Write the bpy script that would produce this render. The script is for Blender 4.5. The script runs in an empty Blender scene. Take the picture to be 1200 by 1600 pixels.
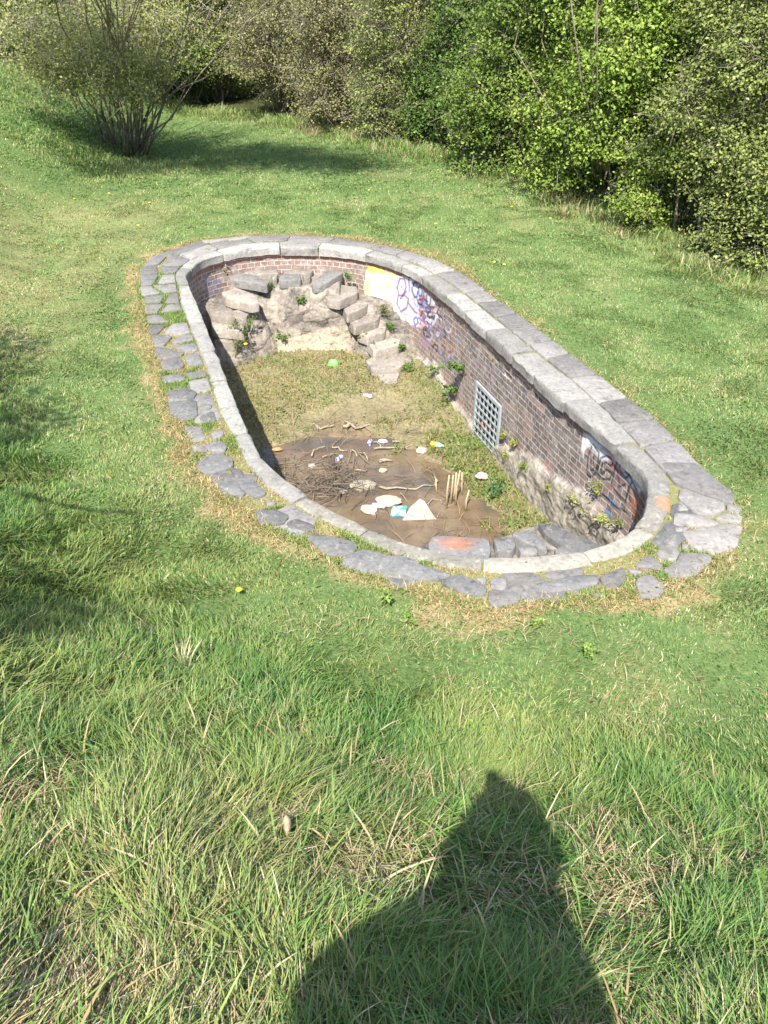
import bpy, bmesh, math, random
import numpy as np
from mathutils import Vector, Matrix, noise as mnoise

random.seed(7)
RNG = np.random.default_rng(7)
SC = bpy.context.scene
COL = SC.collection
rad = math.radians

# ------------------------------------------------------------------ camera, sky, sun, exposure
CAM_H = 3.8
FPX = 1280.0
PITCH = math.atan(862 / FPX)
cam_d = bpy.data.cameras.new('camera')
cam_d.sensor_fit = 'VERTICAL'; cam_d.sensor_height = 36.0; cam_d.lens = 36.0 * FPX / 1600.0
cam_d.clip_start = 0.02; cam_d.clip_end = 600
cam = bpy.data.objects.new('camera', cam_d); COL.objects.link(cam)
cam.location = (0, 0, CAM_H); cam.rotation_euler = (rad(90) - PITCH, 0, 0)
SC.camera = cam
SC.render.resolution_x = 768; SC.render.resolution_y = 1024

SUN_AZ, SUN_EL = rad(11), rad(51)        # light travels towards +Y, 11 degrees to the right
w = bpy.data.worlds.new('World'); SC.world = w; w.use_nodes = True
wn = w.node_tree.nodes; wl = w.node_tree.links
sky = wn.new('ShaderNodeTexSky'); sky.sky_type = 'NISHITA'; sky.sun_disc = False
sky.sun_elevation = SUN_EL; sky.sun_rotation = rad(180) + SUN_AZ
bg = wn['Background']; bg.inputs[1].default_value = 0.14
wl.new(sky.outputs[0], bg.inputs[0])
sun_d = bpy.data.lights.new('sun', 'SUN'); sun_d.energy = 4.6; sun_d.angle = rad(0.55); sun_d.color = (1.0, 0.955, 0.87)
sun = bpy.data.objects.new('sun', sun_d); COL.objects.link(sun)
sdir = Vector((math.cos(SUN_EL) * math.sin(SUN_AZ), math.cos(SUN_EL) * math.cos(SUN_AZ), -math.sin(SUN_EL)))
sun.rotation_euler = sdir.to_track_quat('-Z', 'Y').to_euler(); sun.location = (-4, -10, 20)
SC.view_settings.view_transform = 'Standard'; SC.view_settings.look = 'None'
SC.view_settings.exposure = 1.25; SC.view_settings.gamma = 1.0
SC.cycles.max_bounces = 6; SC.cycles.transparent_max_bounces = 8

# ------------------------------------------------------------------ survey helpers (photo reading -> world point)
cP, sP = math.cos(PITCH), math.sin(PITCH)
def ray(px, py):
    u = (px - 600) / FPX; v = (py - 800) / FPX
    return np.array([u, cP - v * sP, -sP - v * cP])
def P(px, py, z=0.0):
    d = ray(px, py); t = (z - CAM_H) / d[2]
    return np.array([d[0] * t, d[1] * t, z])

# ------------------------------------------------------------------ noise (numpy)
def _h(ix, iy, s):
    n = (ix.astype(np.int64) * 374761393 + iy.astype(np.int64) * 668265263 + s * 982451653) & 0x7fffffff
    n = ((n ^ (n >> 13)) * 1274126177) & 0x7fffffff
    return ((n ^ (n >> 16)) & 0xffff) / 65535.0
def vn(x, y, s=0):
    x = np.asarray(x, float); y = np.asarray(y, float)
    ix = np.floor(x); iy = np.floor(y); fx = x - ix; fy = y - iy
    fx = fx * fx * (3 - 2 * fx); fy = fy * fy * (3 - 2 * fy)
    a = _h(ix, iy, s); b = _h(ix + 1, iy, s); c = _h(ix, iy + 1, s); d = _h(ix + 1, iy + 1, s)
    return (a + (b - a) * fx) * (1 - fy) + (c + (d - c) * fx) * fy
def fbm(x, y, s=0, o=4):
    r = 0; a = 0.5; t = 0
    for i in range(o):
        r = r + a * vn(np.asarray(x) * 2 ** i, np.asarray(y) * 2 ** i, s + i * 17); t += a; a *= 0.5
    return r / t
def sstep(a, b, x):
    t = np.clip((np.asarray(x, float) - a) / (b - a), 0, 1); return t * t * (3 - 2 * t)
def inpoly(x, y, poly):
    x = np.asarray(x); y = np.asarray(y); r = np.zeros(x.shape, bool); n = len(poly)
    for i in range(n):
        x0, y0 = poly[i][:2]; x1, y1 = poly[(i + 1) % n][:2]
        if y0 == y1: continue
        c = ((y0 > y) != (y1 > y)) & (x < (x1 - x0) * (y - y0) / (y1 - y0) + x0)
        r ^= c
    return r
def pdist(x, y, poly, closed=True):
    x = np.asarray(x, float); y = np.asarray(y, float); best = np.full(x.shape, 1e9); sg = np.zeros(x.shape)
    n = len(poly)
    for i in range(n if closed else n - 1):
        x0, y0 = poly[i][:2]; x1, y1 = poly[(i + 1) % n][:2]
        dx, dy = x1 - x0, y1 - y0; L = dx * dx + dy * dy + 1e-12
        t = np.clip(((x - x0) * dx + (y - y0) * dy) / L, 0, 1)
        d = np.hypot(x - x0 - t * dx, y - y0 - t * dy)
        m = d < best; best = np.where(m, d, best)
        sg = np.where(m, np.sign(dx * (y - y0) - dy * (x - x0)), sg)
    return best, sg

# ------------------------------------------------------------------ mesh helpers
def tag(o, label=None, cat=None, group=None, kind=None):
    if label: o['label'] = label
    if cat: o['category'] = cat
    if group: o['group'] = group
    if kind: o['kind'] = kind
    return o
def empty(name, loc, label, cat, group=None):
    o = bpy.data.objects.new(name, None); COL.objects.link(o); o.location = loc; o.empty_display_size = 0.1
    return tag(o, label, cat, group)
def link(name, me, mat, parent=None):
    if mat is not None: me.materials.append(mat)
    o = bpy.data.objects.new(name, me); COL.objects.link(o)
    if parent is not None:
        o.parent = parent
        o.matrix_parent_inverse = Matrix.Translation(-Vector(parent.location)) if parent.parent is None else Matrix.Identity(4)
        if parent.parent is not None:
            o.matrix_parent_inverse = Matrix.Translation(-Vector(parent.parent.location)) @ Matrix.Identity(4)
            o.matrix_parent_inverse = (parent.matrix_parent_inverse.inverted() @ Matrix.Translation(Vector((0, 0, 0)))) if False else Matrix.Identity(4)
    return o
def mesh_np(name, V, quads=None, tris=None, color=None, smooth=False, uv=None, attrs=None):
    me = bpy.data.meshes.new(name)
    V = np.asarray(V, np.float32); nq = 0 if quads is None else len(quads); nt = 0 if tris is None else len(tris)
    me.vertices.add(len(V)); me.vertices.foreach_set('co', V.ravel())
    li = []; ls = []
    if nq: li.append(np.asarray(quads, np.int32).ravel()); ls.append(np.arange(nq) * 4)
    if nt: li.append(np.asarray(tris, np.int32).ravel()); ls.append(nq * 4 + np.arange(nt) * 3)
    li = np.concatenate(li); ls = np.concatenate(ls)
    me.loops.add(len(li)); me.loops.foreach_set('vertex_index', li.astype(np.int32))
    me.polygons.add(nq + nt); me.polygons.foreach_set('loop_start', ls.astype(np.int32))
    if smooth: me.polygons.foreach_set('use_smooth', np.ones(nq + nt, bool))
    if color is not None:
        a = me.color_attributes.new('Col', 'FLOAT_COLOR', 'POINT')
        c = np.ones((len(V), 4), np.float32); c[:, :np.asarray(color).shape[1]] = color; a.data.foreach_set('color', c.ravel())
    for k, v in (attrs or {}).items():
        v = np.asarray(v, np.float32)
        if v.ndim == 1:
            a = me.attributes.new(k, 'FLOAT', 'POINT'); a.data.foreach_set('value', v)
        else:
            a = me.color_attributes.new(k, 'FLOAT_COLOR', 'POINT'); a.data.foreach_set('color', v.ravel())
    if uv is not None:
        l = me.uv_layers.new(name='UVMap'); l.data.foreach_set('uv', np.asarray(uv, np.float32)[li].ravel())
    me.update(calc_edges=True); me.validate()
    return me
def mesh_py(name, V, F, smooth=False):
    me = bpy.data.meshes.new(name); me.from_pydata([tuple(map(float, v)) for v in V], [], F); me.update()
    if smooth: me.polygons.foreach_set('use_smooth', np.ones(len(me.polygons), bool))
    return me
class MB:
    def __init__(s): s.V = []; s.F = []
    def tube(s, pts, rs, n=6, cap=True):
        pts = [Vector(p) for p in pts]; b = len(s.V); k = len(pts)
        if not hasattr(rs, '__len__'): rs = [rs] * k
        up = Vector((0.31, 0.17, 0.93))
        for i, p in enumerate(pts):
            t = (pts[min(i + 1, k - 1)] - pts[max(i - 1, 0)])
            if t.length < 1e-9: t = Vector((0, 0, 1))
            t.normalize(); a = t.cross(up)
            if a.length < 1e-3: a = t.cross(Vector((1, 0, 0)))
            a.normalize(); c = t.cross(a)
            for j in range(n):
                q = 2 * math.pi * j / n; s.V.append(p + (a * math.cos(q) + c * math.sin(q)) * rs[i])
        for i in range(k - 1):
            for j in range(n):
                j2 = (j + 1) % n; s.F.append((b + i * n + j, b + i * n + j2, b + (i + 1) * n + j2, b + (i + 1) * n + j))
        if cap:
            s.F.append(tuple(b + j for j in range(n - 1, -1, -1))); s.F.append(tuple(b + (k - 1) * n + j for j in range(n)))
    def box(s, c, ax, ay, az):
        b = len(s.V); c = Vector(c); ax = Vector(ax); ay = Vector(ay); az = Vector(az)
        for i in (-1, 1):
            for j in (-1, 1):
                for k in (-1, 1): s.V.append(c + ax * i + ay * j + az * k)
        for f in ((0, 1, 3, 2), (4, 6, 7, 5), (0, 4, 5, 1), (2, 3, 7, 6), (0, 2, 6, 4), (1, 5, 7, 3)): s.F.append(tuple(b + x for x in f))
    def lathe(s, prof, M, n=14):
        b = len(s.V); k = len(prof)
        for r, z in prof:
            for j in range(n):
                q = 2 * math.pi * j / n; s.V.append(M @ Vector((r * math.cos(q), r * math.sin(q), z)))
        for i in range(k - 1):
            for j in range(n):
                j2 = (j + 1) % n; s.F.append((b + i * n + j, b + i * n + j2, b + (i + 1) * n + j2, b + (i + 1) * n + j))
        s.F.append(tuple(b + j for j in range(n - 1, -1, -1))); s.F.append(tuple(b + (k - 1) * n + j for j in range(n)))
    def build(s, name, mat, parent=None, smooth=False): return link(name, mesh_py(name, s.V, s.F, smooth), mat, parent)

# ------------------------------------------------------------------ materials
def mat_new(name):
    m = bpy.data.materials.new(name); m.use_nodes = True
    nt = m.node_tree; return m, nt, nt.nodes['Principled BSDF']
class NB:
    def __init__(s, nt): s.nt = nt; s.n = nt.nodes; s.l = nt.links
    def node(s, t, **k):
        n = s.n.new(t)
        for a, b in k.items():
            if a == 'inp':
                for x, y in b.items():
                    if isinstance(y, bpy.types.NodeSocket): s.l.new(y, n.inputs[x])
                    else: n.inputs[x].default_value = y
            else: setattr(n, a, b)
        return n
    def coord(s, kind='Object'): return s.node('ShaderNodeTexCoord').outputs[kind]
    def noise(s, vec, scale, detail=4, rough=0.55): return s.node('ShaderNodeTexNoise', inp={'Vector': vec, 'Scale': scale, 'Detail': detail, 'Roughness': rough}).outputs['Fac']
    def vor(s, vec, scale, feature='F1', out='Distance'): return s.node('ShaderNodeTexVoronoi', feature=feature, inp={'Vector': vec, 'Scale': scale}).outputs[out]
    def ramp(s, f, stops):
        n = s.node('ShaderNodeValToRGB', inp={'Fac': f}); e = n.color_ramp.elements
        while len(e) < len(stops): e.new(0.5)
        for i, (p, c) in enumerate(stops):
            e[i].position = p; e[i].color = (c, c, c, 1) if isinstance(c, (int, float)) else (*c, 1)
        return n.outputs[0]
    def mix(s, f, a, b, mode='MIX'):
        n = s.node('ShaderNodeMix', data_type='RGBA', blend_type=mode)
        for i, v in ((0, f), (6, a), (7, b)):
            if isinstance(v, bpy.types.NodeSocket): s.l.new(v, n.inputs[i])
            else: n.inputs[i].default_value = v if isinstance(v, (int, float)) else (*v, 1)
        return n.outputs[2]
    def math(s, op, a, b=0.0):
        n = s.node('ShaderNodeMath', operation=op)
        for i, v in ((0, a), (1, b)):
            if isinstance(v, bpy.types.NodeSocket): s.l.new(v, n.inputs[i])
            else: n.inputs[i].default_value = v
        return n.outputs[0]
    def bump(s, h, strength, dist): return s.node('ShaderNodeBump', inp={'Height': h, 'Strength': strength, 'Distance': dist}).outputs[0]
    def attr(s, name, out='Color'): return s.node('ShaderNodeAttribute', attribute_name=name).outputs[out]

def plain(name, col, rough=0.6, metal=0.0, var=0.25, scale=20):
    m, nt, b = mat_new(name); B = NB(nt); f = B.noise(B.coord(), scale)
    lo = tuple(c * (1 - var) for c in col); hi = tuple(min(1, c * (1 + var)) for c in col)
    nt.links.new(B.ramp(f, [(0.3, lo), (0.7, hi)]), b.inputs['Base Color']); b.inputs['Roughness'].default_value = rough; b.inputs['Metallic'].default_value = metal
    return m

def leaf_mat(name, trans=0.35, rough=0.55, spec=0.25):
    m, nt, b = mat_new(name); B = NB(nt); c = B.attr('Col')
    nt.links.new(c, b.inputs['Base Color']); b.inputs['Roughness'].default_value = rough; b.inputs['Specular IOR Level'].default_value = spec
    t = B.node('ShaderNodeBsdfTranslucent'); nt.links.new(c, t.inputs[0])
    mx = B.node('ShaderNodeMixShader'); mx.inputs[0].default_value = trans
    nt.links.new(b.outputs[0], mx.inputs[1]); nt.links.new(t.outputs[0], mx.inputs[2])
    nt.links.new(mx.outputs[0], nt.nodes['Material Output'].inputs[0]); return m

def stone_mat(name, dark, light, scale=3.0, pits=0.0, lichen=0.3, stain=None):
    m, nt, b = mat_new(name); B = NB(nt)
    co = B.node('ShaderNodeNewGeometry').outputs['Position']
    rnd = B.node('ShaderNodeObjectInfo').outputs['Random']
    n1 = B.noise(co, scale, 6, 0.62); n2 = B.noise(co, scale * 9, 5, 0.7); n3 = B.noise(co, scale * 40, 3, 0.6)
    base = B.mix(B.ramp(n1, [(0.3, 0.0), (0.72, 1.0)]), dark, light)
    base = B.mix(0.55, base, B.ramp(n2, [(0.25, tuple(c * 0.55 for c in dark)), (0.5, tuple((a + c) / 2 for a, c in zip(dark, light))), (0.8, tuple(min(1, c * 1.12) for c in light))]))
    tint = B.node('ShaderNodeMapRange', inp={'Value': rnd, 'To Min': 0.72, 'To Max': 1.2}).outputs[0]
    base = B.mix(1.0, base, B.node('ShaderNodeCombineColor', inp={0: tint, 1: tint, 2: tint}).outputs[0], 'MULTIPLY')
    li = B.math('MULTIPLY', B.ramp(B.noise(co, scale * 4.3, 4, 0.7), [(0.56, 0.0), (0.63, 1.0)]), lichen)
    base = B.mix(li, base, (0.55, 0.53, 0.44))
    dk = B.math('MULTIPLY', B.ramp(B.noise(co, scale * 2.2, 6, 0.75), [(0.55, 0.0), (0.7, 1.0)]), 0.75)
    base = B.mix(dk, base, tuple(c * 0.4 for c in dark))
    h = B.math('ADD', B.math('MULTIPLY', n2, 0.7), B.math('MULTIPLY', n3, 0.3))
    if pits:
        pv = B.ramp(B.vor(co, 16), [(0.08, 0.0), (0.17, 1.0)])
        pm = B.ramp(B.noise(co, 5.0, 2), [(0.48, 0.0), (0.56, 1.0)])
        pk = B.math('MULTIPLY', B.math('SUBTRACT', 1.0, pv), B.math('MULTIPLY', pm, pits))
        base = B.mix(pk, base, (0.05, 0.045, 0.035)); h = B.math('SUBTRACT', h, pk)
    if stain:
        (cx, cy, rx, ry, c2) = stain
        mp = B.node('ShaderNodeMapping', vector_type='POINT', inp={'Vector': co, 'Location': (-cx / rx, -cy / ry, 0), 'Scale': (1 / rx, 1 / ry, 0.0)}).outputs[0]
        d = B.node('ShaderNodeVectorMath', operation='LENGTH', inp={0: mp}).outputs['Value']
        d = B.math('ADD', d, B.math('MULTIPLY', B.math('SUBTRACT', B.noise(co, 9, 4, 0.7), 0.5), 1.6))
        base = B.mix(B.math('MULTIPLY', B.ramp(d, [(0.45, 0.85), (1.05, 0.0)]), B.ramp(B.noise(co, 22, 5, .75), [(.32, .25), (.6, .9)])), base, c2)
    nt.links.new(base, b.inputs['Base Color']); b.inputs['Roughness'].default_value = 0.92; b.inputs['Specular IOR Level'].default_value = 0.2
    nt.links.new(B.bump(h, 0.55, 0.02), b.inputs['Normal']); return m

M = {}
M['grass'] = leaf_mat('grass_blades', 0.3, 0.5, 0.3)
M['leaf'] = leaf_mat('leaves', 0.35)
M['flag'] = stone_mat('flagstone_grey', (0.13, 0.123, 0.118), (0.27, 0.253, 0.238), 2.6, 0, 0.12)
M['flag_dark'] = stone_mat('flagstone_dark', (0.10, 0.098, 0.096), (0.215, 0.21, 0.205), 3.4, 0, 0.16)
M['flag_pale'] = stone_mat('flagstone_pale', (0.17, 0.157, 0.145), (0.32, 0.30, 0.275), 2.2, 0, 0.2)
M['coping'] = stone_mat('coping_pale', (0.18, 0.172, 0.158), (0.38, 0.362, 0.33), 3.0, 0.35, 0.15)
M['coping_pit'] = stone_mat('coping_pitted', (0.18, 0.166, 0.142), (0.40, 0.37, 0.31), 2.8, 0.9, 0.3)
M['orange_slab'] = stone_mat('slab_orange', (0.125, 0.123, 0.122), (0.265, 0.258, 0.25), 3.4, 0, 0.3, (P(713, 848, -.35)[0], P(713, 848, -.35)[1], 0.21, 0.13, (0.42, 0.15, 0.06)))
M['orange_coping'] = stone_mat('coping_orange', (0.16, 0.148, 0.128), (0.34, 0.315, 0.27), 2.8, 0.3, 0.4, (P(1041, 786)[0], P(1041, 786)[1], 0.11, 0.14, (0.6, 0.2, 0.08)))
M['step'] = stone_mat('step_stone', (0.17, 0.148, 0.13), (0.37, 0.325, 0.275), 3.5, 0, 0.3)
M['rubble_rock'] = stone_mat('pale_rock', (0.33, 0.29, 0.22), (0.52, 0.47, 0.37), 6, 0, 0.1)
M['bark'] = plain('bark_grey', (0.17, 0.135, 0.10), 0.9, 0, 0.4, 9)
M['bark_pale'] = plain('bark_pale', (0.36, 0.32, 0.26), 0.9, 0, 0.35, 9)
M['twig'] = plain('twig_brown', (0.17, 0.145, 0.112), 0.9, 0, 0.4, 2)
M['driftwood'] = plain('driftwood', (0.29, 0.235, 0.17), 0.9, 0, 0.3, 25)
M['darkwood'] = plain('wet_twigs', (0.16, 0.12, 0.085), 0.8, 0, 0.4, 30)
M['galv'] = plain('galvanised_steel', (0.42, 0.47, 0.49), 0.5, 0.35, 0.2, 14)
M['reed'] = plain('dry_reed', (0.38, 0.30, 0.19), 0.8, 0, 0.2, 30)

# ------------------------------------------------------------------ pool outline (surveyed)
inner_px = [(290,430),(300,418),(313,407),(340,398),(370,392),(400,388),(440,385),(500,386),(553,391),(593,401),(620,410),(647,421),(713,474),(767,523),(825,576),(887,632),(940,677),(985,716),(1007,737),(1014,765),(1010,790),(1000,813),(985,828),(970,840),(940,852),(897,861),(850,868),(793,871),(713,866),(660,855),(603,837),(568,819),(553,812),(510,792),(477,770),(443,748),(410,718),(373,640),(358,600),(330,530)]
joint_px = [(270,427),(273,437),(281,480),(300,525),(322,581),(337,637),(360,675),(379,712),(390,733),(413,757),(453,787),(487,807),(520,823),(553,836),(607,858),(643,870),(717,886),(793,898),(843,893),(900,888),(950,877),(990,865),(1017,850),(1042,823),(1054,783),(1053,750),(1031,720),(997,693),(967,660),(917,610),(857,563),(810,524),(767,489),(713,447),(687,430),(643,407),(577,386),(500,377),(440,376),(367,381),(327,393),(290,408)]
outer_px = [(219,416),(237,398),(267,387),(307,375),(350,371),(400,367),(447,366),(500,369),(550,373),(600,382),(660,398),(700,413),(743,440),(780,470),(820,497),(880,543),(967,610),(1013,643),(1053,680),(1083,720),(1143,770),(1160,793),(1160,820),(1147,853),(1110,877),(1063,900),(1033,920),(993,930),(930,932),(843,937),(813,943),(760,953),(687,925),(617,910),(543,887),(500,857),(460,838),(400,813),(343,768),(311,731),(300,697),(277,664),(262,637),(255,600),(244,555),(232,525),(225,487),(217,442)]
def resample(pts, step, closed=True):
    pts = np.array(pts, float)[:, :2]
    if closed: pts = np.vstack([pts, pts[:1]])
    seg = np.hypot(*np.diff(pts, axis=0).T); s = np.r_[0, np.cumsum(seg)]
    n = max(3, int(round(s[-1] / step))); q = np.linspace(0, s[-1], n + (0 if closed else 1), endpoint=not closed)
    return np.c_[np.interp(q, s, pts[:, 0]), np.interp(q, s, pts[:, 1])]
def smooth_closed(p, it):
    for _ in range(it): p = 0.25 * np.roll(p, 1, 0) + 0.5 * p + 0.25 * np.roll(p, -1, 0)
    return p
INN = smooth_closed(resample([P(*q) for q in inner_px], 0.06), 4)
if np.sum(INN[:, 0] * np.roll(INN[:, 1], -1) - np.roll(INN[:, 0], -1) * INN[:, 1]) < 0: INN = INN[::-1].copy()   # counter-clockwise
JNT = smooth_closed(resample([P(*q) for q in joint_px], 0.1), 3)
OUT = smooth_closed(resample([P(*q) for q in outer_px], 0.1), 3)
NI = len(INN)
_t = np.roll(INN, -2, 0) - np.roll(INN, 2, 0); _t /= np.linalg.norm(_t, axis=1)[:, None]
NRM = smooth_closed(np.c_[_t[:, 1], -_t[:, 0]], 3); NRM /= np.linalg.norm(NRM, axis=1)[:, None]
SARC = np.r_[0, np.cumsum(np.hypot(*np.diff(INN, axis=0).T))]; PER = SARC[-1] + np.hypot(*(INN[0] - INN[-1]))
def ray_to_poly(p, d, poly):
    best = 9.0
    for i in range(len(poly)):
        a = poly[i]; e = poly[(i + 1) % len(poly)] - a; den = d[0] * e[1] - d[1] * e[0]
        if abs(den) < 1e-9: continue
        r = a - p; t = (r[0] * e[1] - r[1] * e[0]) / den; u = (r[0] * d[1] - r[1] * d[0]) / den
        if t > 0.02 and -1e-6 <= u <= 1 + 1e-6 and t < best: best = t
    return best
WJ = np.array([ray_to_poly(INN[i], NRM[i], JNT) for i in range(NI)]); WO = np.array([ray_to_poly(INN[i], NRM[i], OUT) for i in range(NI)])
WJ = np.clip(WJ, 0.17, 0.55); WO = np.clip(WO, WJ + 0.15, 1.6)
def sm1(a, it):
    for _ in range(it): a = 0.25 * np.roll(a, 1) + 0.5 * a + 0.25 * np.roll(a, -1)
    return a
WJ = sm1(WJ, 12); WO = sm1(WO, 6)
def at_s(s):
    f = (s % PER) / PER * NI; i = int(f) % NI; j = (i + 1) % NI; t = f - int(f)
    n = NRM[i] * (1 - t) + NRM[j] * t
    return INN[i] * (1 - t) + INN[j] * t, n / np.linalg.norm(n), WJ[i] * (1 - t) + WJ[j] * t, WO[i] * (1 - t) + WO[j] * t
def s_of(x, y):
    return int(np.argmin((INN[:, 0] - x) ** 2 + (INN[:, 1] - y) ** 2)) / NI * PER
CUT = INN + NRM * 0.08
COP_OUT = INN + NRM * (WJ - 0.01)[:, None]
PAV_OUT = INN + NRM * WO[:, None]

# ------------------------------------------------------------------ terrain
TOE = [(14, 1.2), (6, 2.6), (3, 3.25), (1, 3.7), (-0.6, 4.25), (-2.0, 5.3), (-3.2, 7.2), (-4.3, 9.8), (-5.1, 12.8), (-5.6, 16), (-5.8, 20), (-5.6, 26), (-5, 45)]
HEDGE = [(9.5, 7.0), (5.9, 12.1), (4.5, 14.5), (3.3, 17.2), (2.2, 20.2), (0.8, 21.2), (-1.0, 23.4), (-2.4, 25.3), (-5.5, 27.5), (-9.0, 28.0), (-13, 27.5), (-30, 27)]
def bank_d(x, y):
    d, s = pdist(x, y, TOE, False); return d * np.where(s > 0, 1, -1)
def hedge_d(x, y):
    d, s = pdist(x, y, HEDGE, False); return d * np.where(s < 0, 1, -1)
def terrain(x, y):
    x = np.asarray(x, float); y = np.asarray(y, float)
    d = bank_d(x, y)
    m = 0.66 + (0.36 - 0.66) * sstep(2.5, 8.5, y); m = m + 0.12 * sstep(13, 20, y)
    wq = 0.9; hb = np.where(d <= 0, 0, np.where(d < wq, d * d / (2 * wq), d - wq / 2)) * m
    cap = 2.28 + 2.2 * sstep(4, 16, np.hypot(x, y)); k = 0.25
    hb = -k * np.log(np.exp(-np.clip(hb, 0, 20) / k) + np.exp(-cap / k)) + k * np.log(1 + np.exp(-cap / k))
    hd = hedge_d(x, y)
    hh = 0.30 * np.clip(hd - 3.0, 0, 60); hh = 16 * (1 - np.exp(-hh / 16))
    dr = -0.35 * sstep(-3, 0.5, hd) * sstep(-1.5, 2.5, x) * sstep(17.5, 12.5, y)
    od, _ = pdist(x, y, PAV_OUT[::6]); od = np.where(inpoly(x, y, PAV_OUT), 0, od)
    a = sstep(0.05, 1.2, od)
    bum = ((fbm(x * 0.7, y * 0.7, 3) - 0.5) * 0.22 + (fbm(x * 2.7, y * 2.7, 9, 3) - 0.5) * 0.07 * (1 + sstep(0, 1.5, d))) * a
    return hb + hh + dr + bum - 0.022
_ga = np.arange
gx = np.concatenate([-6.5 - np.cumsum(0.09 * 1.12 ** _ga(62))[::-1], _ga(-6.5, 5.5, 0.09), 5.5 + np.cumsum(0.09 * 1.12 ** _ga(62))])
gy = np.concatenate([-1.5 - np.cumsum(0.09 * 1.15 ** _ga(45))[::-1], _ga(-1.5, 15.5, 0.09), 15.5 + np.cumsum(0.09 * 1.10 ** _ga(60))])
GX, GY = np.meshgrid(gx, gy); GZ = terrain(GX, GY)
def tz(x, y):
    """bilinear lookup in the ground sheet"""
    x = np.asarray(x, float); y = np.asarray(y, float)
    i = np.clip(np.searchsorted(gx, x) - 1, 0, len(gx) - 2); j = np.clip(np.searchsorted(gy, y) - 1, 0, len(gy) - 2)
    fx = np.clip((x - gx[i]) / (gx[i + 1] - gx[i]), 0, 1); fy = np.clip((y - gy[j]) / (gy[j + 1] - gy[j]), 0, 1)
    return (GZ[j, i] * (1 - fx) + GZ[j, i + 1] * fx) * (1 - fy) + (GZ[j + 1, i] * (1 - fx) + GZ[j + 1, i + 1] * fx) * fy
def ground_px(px, py):
    d = ray(px, py); t = np.linspace(0.5, 60, 3000); X = d[0] * t; Y = d[1] * t; Z = CAM_H + d[2] * t
    h = Z < tz(X, Y); k = int(np.argmax(h)) if h.any() else len(t) - 1
    return np.array([X[k], Y[k], float(tz(X[k], Y[k]))])

def dryness(x, y):
    """how straw-coloured the sward is, 0..1 (trodden edge of the paving, bleached patches)"""
    od, _ = pdist(x, y, PAV_OUT[::3]); od = np.where(inpoly(x, y, PAV_OUT), 0, od)
    side = 0.55 + 0.45 * sstep(0.4, -1.2, x) ; side = np.maximum(side, sstep(5.6, 4.8, y))
    side = side * (1 - 0.75 * sstep(1.0, 2.0, x) * sstep(5.0, 6.0, y))
    edge = sstep(0.36, 0.02, od + (fbm(x * 3.5, y * 3.5, 21) - 0.5) * 0.62) * side
    pt = sstep(0.45, 0.80, fbm(x * 1.3, y * 1.3, 5, 6)) * 0.6
    lb = sstep(-2.6, -4.5, x) * sstep(6.5, 9, y) * sstep(19, 15, y) * 0.42 * (0.5 + fbm(x * 2, y * 2, 8))
    pl = sstep(0.57, 0.66, fbm(x * 2.6, y * 2.6, 14)) * 0.7 * sstep(3.0, 1.8, y); pt = pt * (1 - .75 * sstep(.1, .7, bank_d(x, y)) * sstep(1.6, 2.6, y))
    return np.clip(np.maximum.reduce([edge * .9, pt * 0.6, lb, pl * .8]), 0, 1)

# ground sheet with a hole for the pool
nx, ny = len(gx), len(gy)
cxm = (gx[:-1] + gx[1:]) / 2; cym = (gy[:-1] + gy[1:]) / 2; CX, CY = np.meshgrid(cxm, cym)
keep = ~inpoly(CX, CY, CUT[::2])
idx = np.arange(nx * ny).reshape(ny, nx)
q = np.stack([idx[:-1, :-1], idx[:-1, 1:], idx[1:, 1:], idx[1:, :-1]], -1)[keep]
me = mesh_np('ground', np.c_[GX.ravel(), GY.ravel(), GZ.ravel()], quads=q, smooth=True,
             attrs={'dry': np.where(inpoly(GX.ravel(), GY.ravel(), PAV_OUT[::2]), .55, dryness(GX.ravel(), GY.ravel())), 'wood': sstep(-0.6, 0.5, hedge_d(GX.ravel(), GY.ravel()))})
m, nt, b = mat_new('turf_soil'); B = NB(nt); co = B.coord()
g = B.ramp(B.noise(co, 22, 6, 0.7), [(0.3, (0.06, 0.11, 0.035)), (0.55, (0.12, 0.18, 0.06)), (0.75, (0.2, 0.23, 0.105))])
st = B.ramp(B.noise(co, 45, 5, 0.7), [(0.3, (0.25, 0.17, 0.09)), (0.6, (0.46, 0.345, 0.19)), (0.8, (0.58, 0.46, 0.28))])
f = B.math('ADD', B.attr('dry', 'Fac'), B.math('MULTIPLY', B.math('SUBTRACT', B.noise(co, 14, 6, 0.8), 0.5), 0.9))
c = B.mix(B.ramp(f, [(0.2, 0.0), (1.0, 0.9)]), g, st)
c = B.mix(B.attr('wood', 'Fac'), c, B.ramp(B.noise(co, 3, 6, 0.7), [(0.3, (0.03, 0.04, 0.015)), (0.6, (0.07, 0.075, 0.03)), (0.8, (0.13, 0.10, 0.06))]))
nt.links.new(c, b.inputs['Base Color']); b.inputs['Roughness'].default_value = 1; b.inputs['Specular IOR Level'].default_value = 0.05
nt.links.new(B.bump(B.noise(co, 60, 4, 0.7), 0.8, 0.02), b.inputs['Normal'])
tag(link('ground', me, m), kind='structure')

# ------------------------------------------------------------------ the sunken pool: brick wall, coping
POOL_C = (-0.2, 9.1, 0.0)
pool = empty('sunken_pool', (0, 0, 0), 'long round-ended brick pool sunk in the lawn, drained and weedy', 'pool')
FLOOR = lambda x, y: -1.60 + 0.24 * sstep(9.4, 12.0, y)
HOFF = 0.055
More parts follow.
